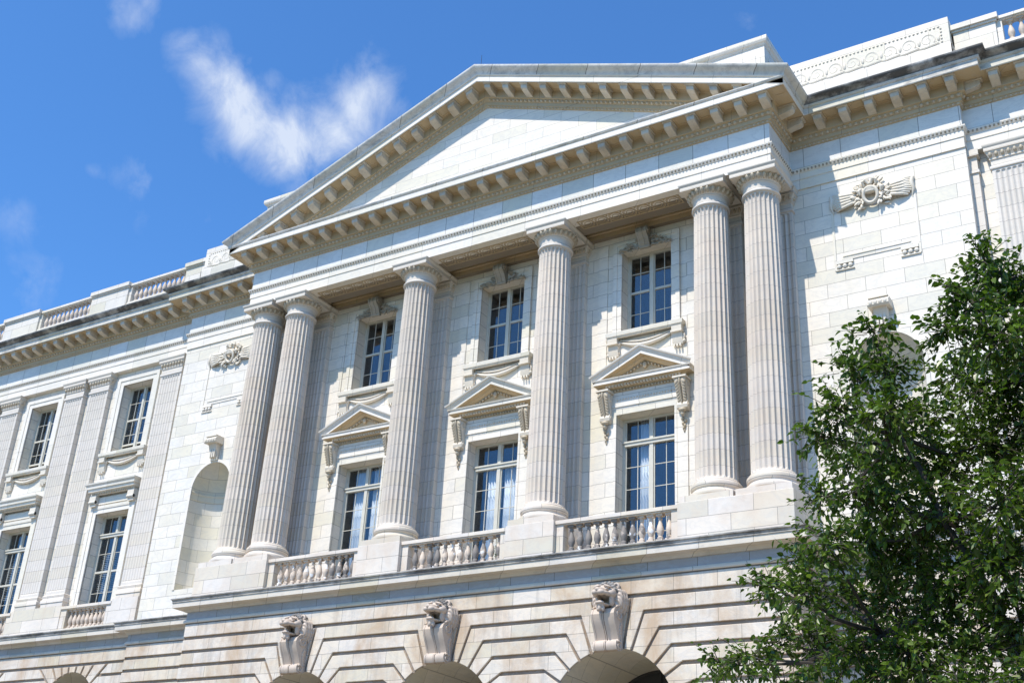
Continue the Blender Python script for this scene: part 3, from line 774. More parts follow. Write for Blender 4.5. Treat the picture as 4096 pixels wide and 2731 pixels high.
# ------------------------------------------------------------------ windows
def window(x, yf, hw, z0, z1, rows, transom=None, meet=None, open_=0.0, name='window'):
    mb = MB(); gl = MB()
    o = .075
    mb.box(x - hw, x - hw + o, yf, yf + .1, z0, z1); mb.box(x + hw - o, x + hw, yf, yf + .1, z0, z1)
    mb.box(x - hw + o, x + hw - o, yf, yf + .1, z1 - o, z1)
    mb.box(x - hw + o, x + hw - o, yf, yf + .1, z0, z0 + .06)
    mb.box(x - .055, x + .055, yf - .015, yf + .1, z0 + .06, z1 - o)
    if transom: mb.box(x - hw + o, x + hw - o, yf - .04, yf + .1, transom[0], transom[1]); mb.box(x - hw + .01, x + hw - .01, yf - .07, yf - .04, transom[1] - .05, transom[1])
    for s in (-1, 1):
        a, b = sorted((x + s * .055, x + s * (hw - o)))
        mb.box((a + b) / 2 - .010, (a + b) / 2 + .010, yf + .03, yf + .06, z0 + .06 + open_, z1 - o)
        # sash stiles
        mb.box(a, a + .035, yf + .02, yf + .07, z0 + .06, z1 - o); mb.box(b - .035, b, yf + .02, yf + .07, z0 + .06, z1 - o)
        for r in rows: mb.box(a + .035, b - .035, yf + .032, yf + .058, r - .010, r + .010)
        if meet: mb.box(a + .035, b - .035, yf + .01, yf + .08, meet - .035, meet + .035)
        if open_: mb.box(a + .035, b - .035, yf + .02, yf + .07, z0 + .06 + open_, z0 + .13 + open_)
        gl.box(a + .01, b - .01, yf + .042, yf + .048, z0 + .06 + open_, z1 - o + .01)
    w = mb.build(name, M_frame, ROOT, 0, bevel=.004)
    gl.build('glass_pane', M_glass, w, 0)
    return w
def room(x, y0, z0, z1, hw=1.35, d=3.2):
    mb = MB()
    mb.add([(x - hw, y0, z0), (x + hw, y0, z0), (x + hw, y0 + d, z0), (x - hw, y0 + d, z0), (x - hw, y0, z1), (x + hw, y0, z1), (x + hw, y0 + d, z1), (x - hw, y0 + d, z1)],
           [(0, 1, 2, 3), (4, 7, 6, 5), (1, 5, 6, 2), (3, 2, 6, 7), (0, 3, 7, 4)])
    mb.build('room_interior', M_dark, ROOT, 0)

def swag(mb, x, hw, y, z, sag=.22, r=.05):
    for dz, rr in ((0, r), (.07, r * .55)):
        pts = [(x + hw * (i / 12 * 2 - 1), y - .05 * (1 - (i / 6 - 1) ** 2), z + dz - (sag - dz * .8) * (1 - (i / 6 - 1) ** 2)) for i in range(13)]
        mb.tube(pts, [rr * (.55 + .6 * (1 - (i / 6 - 1) ** 2)) for i in range(13)], 7)
    for s in (-1, 1):
        mb.tube([(x + s * hw, y, z), (x + s * (hw + .06), y, z - .15), (x + s * (hw + .02), y, z - .36)], [.05, .04, .015], 6)
def sill_unit(x, yw, hw, z):
    """projecting sill on two fluted brackets, swag between"""
    mb = MB()
    path = [(x - hw, yw), (x - hw, yw - .20), (x + hw, yw - .20), (x + hw, yw)]
    sweep(mb, path, [(-.10, z - .17), (-.02, z - .17), (.0, z - .13), (.02, z - .12), (.03, z - .02), (.03, z), (-.1, z), (-.55, z + .01)])
    s_ = mb.build('window_sill', M_niche, ROOT, 25)
    for q in (-1, 1):
        b = MB(); bx = x + q * (hw - .17)
        b.prism([(yw - .19, z - .17), (yw - .18, z - .30), (yw - .13, z - .36), (yw - .10, z - .62), (yw - .07, z - .70), (yw, z - .70), (yw, z - .17)], bx - .15, bx + .15, 'x')
        b.box(bx - .17, bx + .17, yw - .21, yw, z - .36, z - .31)
        for t in (-.09, 0, .09): b.box(bx + t - .025, bx + t + .025, yw - .13, yw - .05, z - .78, z - .70)
        b.blob((bx - q * -.18, yw - .06, z - .5), (.04, .05, .12)); b.blob((bx + q * .18, yw - .06, z - .62), (.05, .05, .06))
        b.build('sill_bracket', M_orn2, s_, 30)
    g = MB(); swag(g, x, hw - .36, yw - .05, z - .27); g.build('festoon', M_orn2, s_, 60)
    return s_
def surround(x, yw, hw, z0, z1, w, name='window_surround', head=None):
    mb = MB()
    for s in (-1, 1):
        a, b = sorted((x + s * hw, x + s * (hw + w))); mb.box(a, b, yw - .05, yw + .02, z0, z1)
        a, b = sorted((x + s * (hw + w * .55), x + s * (hw + w))); mb.box(a, b, yw - .075, yw - .05, z0, z1 + w * .55)
    mb.box(x - hw - w, x + hw + w, yw - .05, yw + .02, z1, z1 + w)
    mb.box(x - hw - w, x + hw + w, yw - .075, yw - .05, z1 + w * .55, z1 + w)
    return mb.build(name, M_plain, ROOT, 0)
def acanthus_console(x, y, z0, z1, hw, pr):
    """scrolled bracket with a leaf on its face and a drop below"""
    mb = MB(); h = z1 - z0
    P = [(y, z1), (y - pr, z1), (y - pr * 1.02, z1 - .10 * h), (y - pr * .9, z1 - .25 * h), (y - pr * .62, z1 - .5 * h), (y - pr * .5, z1 - .7 * h), (y - pr * .62, z1 - .84 * h), (y - pr * .55, z0 + .06 * h), (y - pr * .3, z0), (y, z0)]
    mb.prism(P, x - hw, x + hw, 'x')
    mb.box(x - hw - .05, x + hw + .05, y - pr - .06, y, z1, z1 + .05)
    for s in (-1, 1):
        for (cy, cz, R) in ((y - pr * .52, z1 - .17 * h, .16 * h), (y - pr * .35, z0 + .12 * h, .10 * h)):
            pts = [(x + s * hw, cy + R * (1 - t * .8) * cos(t * 9), cz + R * (1 - t * .8) * sin(t * 9)) for t in [i / 16 for i in range(17)]]
            mb.tube(pts, .022, 5)
    o = mb.build('console', M_orn2, ROOT, 35)
    l = MB()
    for i in range(8):
        t = i / 7; z = z1 - .12 * h - t * .62 * h; yy = y - pr * (1.0 - .52 * t)
        l.blob((x, yy - .025, z), (.028, .04, .12), seg=7, ring=5)
        for s in (-1, 1): l.blob((x + s * (hw * .62 - .03 * t), yy - .005, z + .01), (.05, .03, .105), (cos(.55), 0, s * sin(.55)), (0, 1, 0), (-s * sin(.55), 0, cos(.55)), 7, 5)
    l.blob((x, y - pr * .55, z0 - .02), (.11, .10, .06)); l.blob((x, y - pr * .5, z0 - .12), (.06, .07, .08))
    for i in range(5): l.blob((x + (.045 if i % 2 else -.045) * (1 - i / 6), y - .08, z0 - .22 - .07 * i), (.05 * (1 - i * .1), .06, .06), seg=7, ring=5)
    l.blob((x, y - .06, z0 - .56), (.03, .04, .06))
    l.build('carved_leaf', M_orn, o, 60)
    return o

curtains = []
for bi, x in enumerate(BAYS):
    # French window
    window(x, 1.40, .88, WZ0, 3.24, [-.70, -.07, .56, 1.19, 1.82], transom=(2.42, 2.56), name='french_window')
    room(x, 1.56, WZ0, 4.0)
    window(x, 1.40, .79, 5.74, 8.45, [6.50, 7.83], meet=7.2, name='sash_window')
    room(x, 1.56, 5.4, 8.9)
    # surround of French window
    mb = MB()
    for s in (-1, 1):
        a, b = sorted((x + s * .88, x + s * 1.26)); mb.box(a, b, 1.0, 1.07, WZ0, 3.53)
        a, b = sorted((x + s * 1.26, x + s * 1.57)); mb.box(a, b, 1.03, 1.07, WZ0, 8.76)
        a, b = sorted((x + s * .88, x + s * .95)); mb.box(a, b, .985, 1.0, WZ0, 3.31)
    mb.box(x - .88, x + .88, 1.0, 1.07, 3.24, 3.53); mb.box(x - .88, x + .88, .985, 1.0, 3.24, 3.31); mb.box(x - 1.0, x + 1.0, .97, 1.0, 3.47, 3.53)
    mb.box(x - 1.26, x + 1.26, 1.0, 1.07, 3.53, 3.92)
    mb.build('window_surround', M_wall, ROOT, 0)
    e = MB(); egg_row(e, (x - .9, .995, 3.70), (x + .9, .995, 3.70), (0, -1, 0), (0, 0, 1), .085, .03, .025, .035, dart=False, seg=5, ring=4)
    e.build('carved_fillet', M_orn2, ROOT, 60)
    # small pediment
    hp = 1.53; yb = 1.06; yf = .62; sl = .47
    path = [(x - hp + .12, yb), (x - hp + .12, yf + .12), (x + hp - .12, yf + .12), (x + hp - .12, yb)]
    mb = MB(); sweep(mb, path, [(-.3, 3.92), (-.24, 3.92), (-.22, 4.0), (-.14, 4.03), (-.10, 4.09), (.055, 4.10)]); hb = mb
    mb = MB(); sweep(mb, path, [(.055, 4.10), (.06, 4.10), (.06, 4.19), (.09, 4.21), (.10, 4.24), (-.4, 4.26)])
    hood = mb.build('window_pediment', M_plain, ROOT, 25)
    hb.build('bed_moulding', M_soffit, hood, 25)
    e = MB(); egg_row(e, (x - 1.05, .96, 3.965), (x + 1.05, .96, 3.965), (0, -1, 0), (0, 0, 1), .095, .035, .04, .04, seg=6, ring=4)
    e.build('egg_moulding', M_orn, hood, 60); e = MB()
    comb = [(x - 1.14, 4.10)]
    for k in range(24):
        q = x - 1.14 + k * .097; comb += [(q, 4.03), (q + .055, 4.03), (q + .055, 4.085), (q + .097, 4.085)]
    e.prism(comb[:-1] + [(x - 1.14 + 23 * .097 + .055, 4.10)], .80, .88)
    de = e; e = MB()
    mb = MB(); mb.prism([(x - hp + .2, 4.25), (x + hp - .2, 4.25), (x, 4.25 + (hp - .2) * sl)], 1.01, 1.06); mb.build('small_tympanum', M_soffit, hood, 0)
    for s in (-1, 1):
        c = MB(); vs = []
        for prof, mm, nm in (([(-.26, -.36), (-.2, -.33), (-.12, -.29), (-.10, -.25), (.055, -.24)], M_soffit, 'raking_bed_moulding'), ([(.055, -.24), (.06, -.24), (.06, -.14), (.09, -.12), (.10, -.08), (.15, -.04), (.16, 0), (-.4, .02)], M_plain, 'raking_moulding')):
            c = MB(); vs = []
            for o, v in prof: vs.append((x, yf + .12 - o, 5.08 + v))
            for o, v in prof: vs.append((x + s * (hp - .12 + o), yf + .12 - o, 5.08 - sl * (hp - .12 + o) + v))
            k = len(prof); c.add(vs, [(j, j + 1, j + 1 + k, j + k) for j in range(k - 1)])
            c.build(nm, mm, hood, 25)
        egg_row(e, (x + s * .06, .97, 4.67), (x + s * .80, .97, 4.67 - sl * .74), (0, -1, 0), (0, 0, 1), .11, .04, .05, .045, seg=6, ring=4)
        acanthus_console(x + s * 1.17, 1.06, 3.02, 3.88, .15, .36)
    de.build('dentil_course', M_orn2, hood, 0)
    e.blob((x, .96, 4.60), (.07, .06, .10))
    e.build('egg_moulding', M_orn, hood, 60)
    sill_unit(x, 1.06, 1.17, 5.74)
    # upper surround + cartouche
    mb = MB()
    for s in (-1, 1):
        a, b = sorted((x + s * .79, x + s * 1.06)); mb.box(a, b, 1.01, 1.07, 5.75, 8.76)
        a, b = sorted((x + s * .93, x + s * 1.06)); mb.box(a, b, .985, 1.01, 5.75, 8.64)
    mb.box(x - .79, x + .79, 1.01, 1.07, 8.45, 8.76); mb.box(x - 1.06, x + 1.06, .985, 1.01, 8.64, 8.76)
    mb.build('window_surround', M_wall, ROOT, 0)
    mb = MB(); rr = random.Random(bi)
    P = [(.985, 8.34), (.93, 8.32), (.87, 8.40), (.80, 8.58), (.70, 8.66), (.64, 8.74), (.64, 8.84), (.69, 8.92), (.78, 8.95), (.985, 8.95)]
    for a, b, d in ((-.17, -.12, .015), (-.12, -.03, 0), (-.03, .03, .02), (.03, .12, 0), (.12, .17, .015)):
        mb.prism([(p[0] - (d if p[0] < .98 else 0), p[1]) for p in P], x + a, x + b, 'x')
    for q in (-1, 1):
        pts = [(x + q * .175, .76 + .10 * (1 - t * .8) * cos(t * 9 + 2), 8.82 + .10 * (1 - t * .8) * sin(t * 9 + 2)) for t in [i / 16 for i in range(17)]]
        mb.tube(pts, .02, 5)
    mb.tube([(x - .15, .92, 8.36), (x + .15, .92, 8.36)], .05, 8)
    wk = mb.build('window_keystone', M_fillet, ROOT, 35)
    mb = MB()
    for s in (-1, 1):
        for k in range(46):
            t = rr.random() ** .8; ang = rr.uniform(-.5, 1.0) * (1 - .5 * t)
            px_ = x + s * (.17 + .62 * t); pz = 8.36 + (.36 * (1 - t) + .06) * rr.random()
            mb.blob((px_, .965 - rr.uniform(0, .07), pz), (.075, .022, .026), (s * cos(ang), -.25, sin(ang)), (0, 1, 0), (-s * sin(ang), 0, cos(ang)), 6, 5)
        mb.tube([(x + s * .15, .97, 8.40), (x + s * .5, .97, 8.40), (x + s * .8, .98, 8.38)], [.03, .025, .01], 6)
    mb.build('leaf_spray', M_fillet, wk, 60)

for s in (-1, 1):
    for w in WB[s]:
        x = s * w
        window(x, 1.84, .88, WZ0, 3.24, [-.35, .35, 1.80], transom=(2.40, 2.54), meet=1.12, name='wing_window'); room(x, 2.0, WZ0, 4.0)
        window(x, 1.84, .82, 5.60, 8.42, [6.45, 7.75], meet=7.05, open_=.35, name='sash_window'); room(x, 2.0, 5.3, 8.9)
        surround(x, 1.5, .88, WZ0, 3.24, .30); surround(x, 1.5, .82, 5.6, 8.42, .32)
        sill_unit(x, 1.5, 1.22, 5.60)
        # flat hood
        mb = MB(); path = [(x - 1.22, 1.5), (x - 1.22, 1.18), (x + 1.22, 1.18), (x + 1.22, 1.5)]
        sweep(mb, path, [(-.2, 3.92), (-.12, 3.92), (-.08, 4.0), (.0, 4.02), (.02, 4.12), (.06, 4.13), (.07, 4.22), (.12, 4.28), (.13, 4.33), (-.3, 4.38)])
        hd = mb.build('window_hood', M_plain, ROOT, 25)
        e = MB(); egg_row(e, (x - 1.1, 1.28, 3.96), (x + 1.1, 1.28, 3.96), (0, -1, 0), (0, 0, 1), .09, .033, .04, .04, dart=False, seg=5, ring=4); e.build('egg_moulding', M_orn, hd, 60)
        for q in (-1, 1):
            mb = MB(); bx = x + q * 1.02
            mb.box(bx - .17, bx + .17, 1.27, 1.5, 3.60, 3.92); mb.box(bx - .15, bx + .15, 1.32, 1.5, 3.50, 3.60)
            mb.tube([(bx - .17, 1.30, 3.66), (bx + .17, 1.30, 3.66)], .06, 10)
            mb.build('hood_bracket', M_orn2, hd, 30)
        mb = MB(); mb.box(x - .84, x + .84, 1.43, 1.5, 3.58, 3.86); mb.build('hood_panel', M_plain, hd, 0)

# ------------------------------------------------------------------ curtains and blinds (things hanging inside)
def tag(o, label, cat, group=None, kind=None):
    if label: o['label'] = label
    if cat: o['category'] = cat
    if group: o['group'] = group
    if kind: o['kind'] = kind
    return o
def curtain(x0, x1, y, z0, z1, folds):
    mb = MB(); n = folds * 8
    for k, z in enumerate((z0, (z0 + z1) / 2, z1)):
        for i in range(n + 1):
            t = i / n; mb.v.append((x0 + (x1 - x0) * t, y + .05 * sin(t * folds * 2 * pi + .5 * k), z))
    for k in range(2):
        for i in range(n): mb.f.append((k * (n + 1) + i, k * (n + 1) + i + 1, (k + 1) * (n + 1) + i + 1, (k + 1) * (n + 1) + i))
    o = mb.build('curtain', M_curtain, None, 60); o.location = (0, 0, G)
    sd = o.modifiers.new('thickness', 'SOLIDIFY'); sd.thickness = .004
    return o
def cur(x0, x1, z1, lab, f):
    o = curtain(x0, x1, 1.62, WZ0, z1, f); tag(o, lab, 'curtain', 'sheer curtains behind the French windows')
cur(BAYS[0] - .62, BAYS[0] - .05, 3.2, 'white sheer curtain behind the left leaf of the leftmost portico French window', 6)
cur(BAYS[0] + .10, BAYS[0] + .80, 3.2, 'white sheer curtain behind the right leaf of the leftmost portico French window', 7)
cur(BAYS[1] - .50, BAYS[1] - .02, 2.6, 'white sheer curtain behind the left leaf of the middle portico French window', 5)
cur(BAYS[1] + .06, BAYS[1] + .75, 2.6, 'white sheer curtain behind the right leaf of the middle portico French window', 8)
cur(BAYS[2] - .45, BAYS[2] - .12, 3.2, 'narrow white curtain gathered in the left leaf of the rightmost portico French window', 4)
def blind(x, z0, z1, hw, lab):
    mb = MB(); n = int((z1 - z0) / .07)
    for k in range(n):
        z = z0 + .07 * k; mb.add([(x - hw, 2.03, z), (x + hw, 2.03, z), (x + hw, 2.075, z + .03), (x - hw, 2.075, z + .03)], [(0, 1, 2, 3)])
    for q in (-.6, .6): mb.box(x + q * hw - .01, x + q * hw + .01, 2.05, 2.055, z0, z1)
    o = mb.build('window_blind', M_blind, None, 0); o.location = (0, 0, G)
    sd = o.modifiers.new('thickness', 'SOLIDIFY'); sd.thickness = .003
    tag(o, lab, 'blind', 'slatted blinds behind the left wing windows')
blind(-16.9, 6.35, 8.3, .70, 'pale slatted blind in the upper left wing window nearest the portico')
blind(-22.37, 6.9, 8.3, .70, 'pale slatted blind in the upper left wing window farthest from the portico')
blind(-16.9, .45, 1.9, .74, 'pale slatted blind in the lower left wing window nearest the portico')
blind(-22.37, .6, 2.3, .74, 'pale slatted blind in the lower left wing window farthest from the portico')

# ------------------------------------------------------------------ portico ceiling
mb = MB()
mb.box(-FX + .02, FX - .02, -.1, .5, 9.002, 9.3)
cl = mb.build('architrave_soffit', M_soffit, ROOT, 0)
mb = MB(); mb.box(-FX + .02, FX - .02, .5, 1.06, 9.30, 9.4); mb.build('portico_ceiling', M_band, ROOT, 0)
mb = MB(); mb.box(-FX + .02, FX - .02, .90, 1.06, 9.0, 9.16); mb.box(-FX + .02, FX - .02, .82, 1.06, 9.16, 9.30)
for x in CX: mb.box(x - .5, x + .5, .5, .9, 9.0, 9.3)
mb.build('wall_beam', M_soffit, ROOT, 0)
for x in BAYS:
    mb = MB()
    frame_panel(mb, x - 1.62, x + 1.62, -.28, .16, 9.0, w=.03, t=.02)
    for k in range(7):
        cx = x + (k - 3) * .455
        for R, t in ((.20, .017), (.165, .010), (.10, .014)):
            pts = [(cx + R * cos(a), -.06 + R * sin(a), 9.0) for a in [2 * pi * i / 20 for i in range(21)]]
            mb.tube(pts, t, 5, False)
        mb.blob((cx + .227, .09, 9.0), (.03, .05, .02), seg=6, ring=4); mb.blob((cx + .227, -.21, 9.0), (.03, .05, .02), seg=6, ring=4)
    mb.build('guilloche_relief', M_soffit, cl, 60)

# ------------------------------------------------------------------ pedestals and balustrades of the portico
for i, (x0, x1) in enumerate([(CX[0] - .74, CX[1] + .74), (CX[2] - .74, CX[2] + .74), (CX[3] - .74, CX[3] + .74), (CX[4] - .74, CX[5] + .74)]):
    mb = MB(); mb.box(x0, x1, -.74, 1.06 if i in (0, 3) else .74, -1.14, -.165)
    mb.build('column_pedestal', M_ped, ROOT, 0, bevel=.012)
for a, b in ((1, 2), (2, 3), (3, 4)):
    x0, x1 = CX[a] + .74, CX[b] - .74
    balustrade([x0 + .40 + i * (x1 - x0 - .72) / 11.0 for i in range(12)], x0, x1, -.62, -1.10, -.17, 0, M_balw, M_ped)
mb = MB(); mb.box(-9.0, 9.0, -.6, 1.06, -1.2, -1.13); mb.build('balcony_floor', M_ped, ROOT, 0)
# wing bays
for s in (-1, 1):
    for a, b in (((15.62, 18.25), (21.05, 23.72)) if s < 0 else ((15.75, 18.25),)):
        x0, x1 = sorted((s * a, s * b))
        balustrade(lin(x0 + .36, x1 - .30, 9), x0, x1, 1.2, -1.12, -.22, 0, M_balc, M_ped, dies=(.3, .26))

# ------------------------------------------------------------------ ledge and base
BPATH = [(-33, 1.2), (-14.15, 1.2), (-14.15, .95), (-9.65, .95), (-9.65, -.75), (9.65, -.75), (9.65, .95), (14.15, .95), (14.15, 1.2), (24, 1.2)]
BAND = [(0, -1.92), (0, -1.54)]
mb = MB(); sweep(mb, BPATH, BAND); mb.build('base_band', M_band, ROOT, 0)
mb = MB(); sweep(mb, BPATH, [(-.02, -1.90), (.03, -1.895), (.055, -1.87), (.06, -1.83), (.035, -1.80), (.03, -1.785), (-.02, -1.78)]); mb.build('string_moulding', M_ledge, ROOT, 25)
mb = MB(); sweep(mb, BPATH, [(-.02, -1.56), (.05, -1.55), (.075, -1.51), (.12, -1.475), (.27, -1.465), (.30, -1.45), (.335, -1.462), (.34, -1.46), (.34, -1.315)])
ld = mb.build('ledge', M_ledge, ROOT, 25)
mb = MB(); sweep(mb, BPATH, [(.34, -1.315), (.365, -1.31), (.365, -1.295), (.35, -1.28), (.37, -1.23), (.40, -1.215), (.40, -1.185), (.30, -1.165), (-1.8, -1.13)])
mb.build('ledge_gutter', M_gutter, ld, 25)

ZJ = [-1.90, -2.34, -2.75, -3.16, -3.58, -3.99, -4.41, -4.82, -5.25]
def rustic(x0, x1, y, arches, R, zs, angs, gz=.05, soffit=2.7, fan=0):
    """channelled courses bending down into the arch stones"""
    mb = MB(); bk = MB()
    th = [radians(a) for a in angs]
    def top(k, i):   # radial i meets joint k
        return abs(ZJ[k] - zs) * math.tan(th[i])
    arches = sorted(arches)
    y0, y1 = y, y + .065
    edges = [None] + arches + [None]
    # course 0 over everything
    mb.prism([(x0, ZJ[1] + gz), (x1, ZJ[1] + gz), (x1, ZJ[0] + .0), (x0, ZJ[0] + .0)], y0, y1)
    nk = len(th)
    for g in range(len(arches) + 1):
        A, B = edges[g], edges[g + 1]
        for k in range(1, 8):
            if fan and g == 0 and k == 1:
                for xc in arches:
                    for s2 in (-1, 1):
                        for i in range(nk - 1):
                            h = ZJ[1] - gz - zs; da = .8 * gz / R; aa = [th[i] + da + (th[i + 1] - th[i] - 2 * da) * j / 4 for j in range(5)]
                            mb.prism([(xc + s2 * R * sin(q), zs + R * cos(q)) for q in aa] + [(xc + s2 * (h * math.tan(th[i + 1]) - gz / cos(th[i + 1])), ZJ[1] - gz), (xc + s2 * (h * math.tan(th[i]) + gz / cos(th[i])), ZJ[1] - gz)], y0, y1)
            zt, zb = ZJ[k] - gz, ZJ[k + 1] + gz
            dl = gz / 1.0
            poly = []
            def clampang(z): return math.acos(max(0.0, min(1.0, (z - zs) / R)))
            def side(xc, s):
                pts = []; da = gz / R
                if not arches: return pts
                if fan:
                    t = th[-1]; zc = zs + R * cos(t); a1 = t + da * .8
                    if zt > zc: pts.append((xc + s * ((zt - zs) * math.tan(t) + gz / cos(t)), zt))
                    else: a1 = clampang(zt)
                    if zb > zc: pts.append((xc + s * ((zb - zs) * math.tan(t) + gz / cos(t)), zb)); return pts
                    b1 = max(a1, clampang(zb))
                    for i in range(7):
                        a = a1 + (b1 - a1) * i / 6; pts.append((xc + s * R * sin(a), zs + R * cos(a)))
                    if zb < zs - .01: pts.append((xc + s * R, zb))
                    return pts
                if k <= nk:
                    ta = th[k - 1]; a1 = ta + da * .8
                    pts.append((xc + s * ((zt - zs) * math.tan(ta) + gz / cos(ta)), zt))
                else: a1 = clampang(zt)
                b1 = th[k] - da * .8 if k < nk else max(a1, clampang(zb))
                for i in range(7):
                    a = a1 + (b1 - a1) * i / 6
                    pts.append((xc + s * R * sin(a), zs + R * cos(a)))
                if k < nk: pts.append((xc + s * ((zb - zs) * math.tan(th[k]) - gz / cos(th[k]) * .2), zb))
                elif zb < zs - .01: pts.append((xc + s * R, zb))
                return pts
            if A is None: poly += [(x0, zt), (x0, zb)]
            else: poly += side(A, 1)
            if B is None: poly += [(x1, zb), (x1, zt)]
            else: poly += list(reversed(side(B, -1)))
            mb.prism(poly, y0, y1)
    # keystones
    for xc in arches:
        t = th[0] - .8 * gz / R; h = ZJ[1] - gz - zs
        mb.prism([(xc - R * sin(t), zs + R * cos(t)), (xc, zs + R), (xc + R * sin(t), zs + R * cos(t)), (xc + h * math.tan(th[0]) - gz, ZJ[1] - gz), (xc - h * math.tan(th[0]) + gz, ZJ[1] - gz)], y0, y1)
    rb = mb.build('rusticated_wall', M_base, ROOT, 0, bevel=.012)
    # backing sheet with arches, intrados and lower jambs
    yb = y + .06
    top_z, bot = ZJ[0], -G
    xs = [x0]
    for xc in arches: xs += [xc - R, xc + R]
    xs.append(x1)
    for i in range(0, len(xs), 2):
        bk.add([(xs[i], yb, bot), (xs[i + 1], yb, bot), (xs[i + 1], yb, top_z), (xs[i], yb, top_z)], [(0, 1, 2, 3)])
    iv = MB()
    for xc in arches:
        A = arc(xc, zs, R, -pi / 2, pi / 2, 28)
        for i in range(28):
            a, b = A[i], A[i + 1]
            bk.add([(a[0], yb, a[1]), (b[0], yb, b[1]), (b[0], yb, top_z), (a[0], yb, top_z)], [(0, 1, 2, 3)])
            iv.add([(a[0], yb, a[1]), (b[0], yb, b[1]), (b[0], yb + soffit, b[1]), (a[0], yb + soffit, a[1])], [(0, 1, 2, 3)])
        for s in (-1, 1):
            iv.add([(xc + s * R, yb, bot), (xc + s * R, yb + soffit, bot), (xc + s * R, yb + soffit, zs), (xc + s * R, yb, zs)], [(0, 1, 2, 3)])
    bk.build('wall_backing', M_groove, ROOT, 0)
    iv.build('arch_vault', M_niche, ROOT, 40)
    for xc in arches:
        dr = MB()   # arched glazed screen at the back of the arch
        A = arc(xc, zs, R, -pi / 2, pi / 2, 20)
        dr.prism(A + [(xc + R, -G), (xc - R, -G)], yb + soffit, yb + soffit + .05)
        dk = dr.build('arch_screen', M_iron, ROOT, 0)
        fr = MB()
        for rr_ in (R - .04, R * .55):
            pts = [(p[0], yb + soffit - .03, p[1]) for p in arc(xc, zs, rr_, -pi / 2, pi / 2, 20)]; fr.tube(pts, .05, 6)
        for a in (-1.0, -.5, 0, .5, 1.0): fr.tube([(xc + R * .55 * sin(a), yb + soffit - .03, zs + R * .55 * cos(a)), (xc + R * sin(a), yb + soffit - .03, zs + R * cos(a))], .03, 6)
        fr.box(xc - R, xc + R, yb + soffit - .08, yb + soffit, zs - .2, zs)
        fr.build('arch_tracery', M_iron, dk, 30)
    return rb
rustic(-9.65, 9.65, -.75, BAYS, 1.70, -5.25, [10.5, 18.5, 30.5, 42.5, 55, 68])
for s in (-1, 1):
    xa, xb = sorted((s * 9.70, s * 14.15)); rustic(xa, xb, .95, [], 1, -5, [10])
    mb = MB(); xr = s * 9.6501
    mb.add([(s * 9.65, -.72, -G), (s * 9.65, 1.0, -G), (s * 9.65, 1.0, -1.9), (s * 9.65, -.72, -1.9)], [(0, 1, 2, 3)])
    mb.add([(s * 14.15, .97, -G), (s * 14.15, 1.3, -G), (s * 14.15, 1.3, -1.9), (s * 14.15, .97, -1.9)], [(0, 1, 2, 3)])
    mb.build('side_wall', M_base, ROOT, 0)
    xa, xb = sorted((s * 14.2, -33 if s < 0 else 24))
    rustic(xa, xb, 1.2, [s * w for w in ([16.98, 22.45, 27.9] if s < 0 else [16.9])], 1.42, -4.0, [7, 20, 33, 47], fan=1)

# ------------------------------------------------------------------ lion keystones
def lion_console(x):
    mb = MB(); y = -.75
    P = [(y + .02, -2.64), (y - .34, -2.67), (y - .43, -2.72), (y - .475, -2.83), (y - .44, -2.97), (y - .36, -3.12), (y - .27, -3.28), (y - .22, -3.40), (y - .235, -3.43), (y - .30, -3.44),
         (y - .335, -3.50), (y - .335, -3.58), (y - .29, -3.655), (y - .21, -3.68), (y - .13, -3.66), (y + .02, -3.60)]
    for a, b, d in ((-.31, -.265, .012), (-.265, -.03, 0), (-.03, -.012, -.03), (-.012, .012, .01), (.012, .03, -.03), (.03, .265, 0), (.265, .31, .012)):
        mb.prism([(p[0] - (d if p[0] < y else 0), p[1]) for p in P], x + a, x + b, 'x')
    for s in (-1, 1):
        for (cy, cz, R) in ((y - .24, -2.80, .19), (y - .21, -3.55, .11)):
            pts = [(x + s * .315, cy + R * (1 - t * .85) * cos(2.5 - t * 10), cz + R * (1 - t * .85) * sin(2.5 - t * 10)) for t in [i / 22 for i in range(23)]]
            mb.tube(pts, [.028 * (1 - .4 * i / 22) for i in range(23)], 6)
        for i in range(7):
            t = i / 6; mb.blob((x + s * .31, y - .10 - .08 * sin(t * 3) * (1 - t), -3.04 - .40 * t), (.03, .07 * (1 - .5 * t), .05), seg=7, ring=5)
    return mb
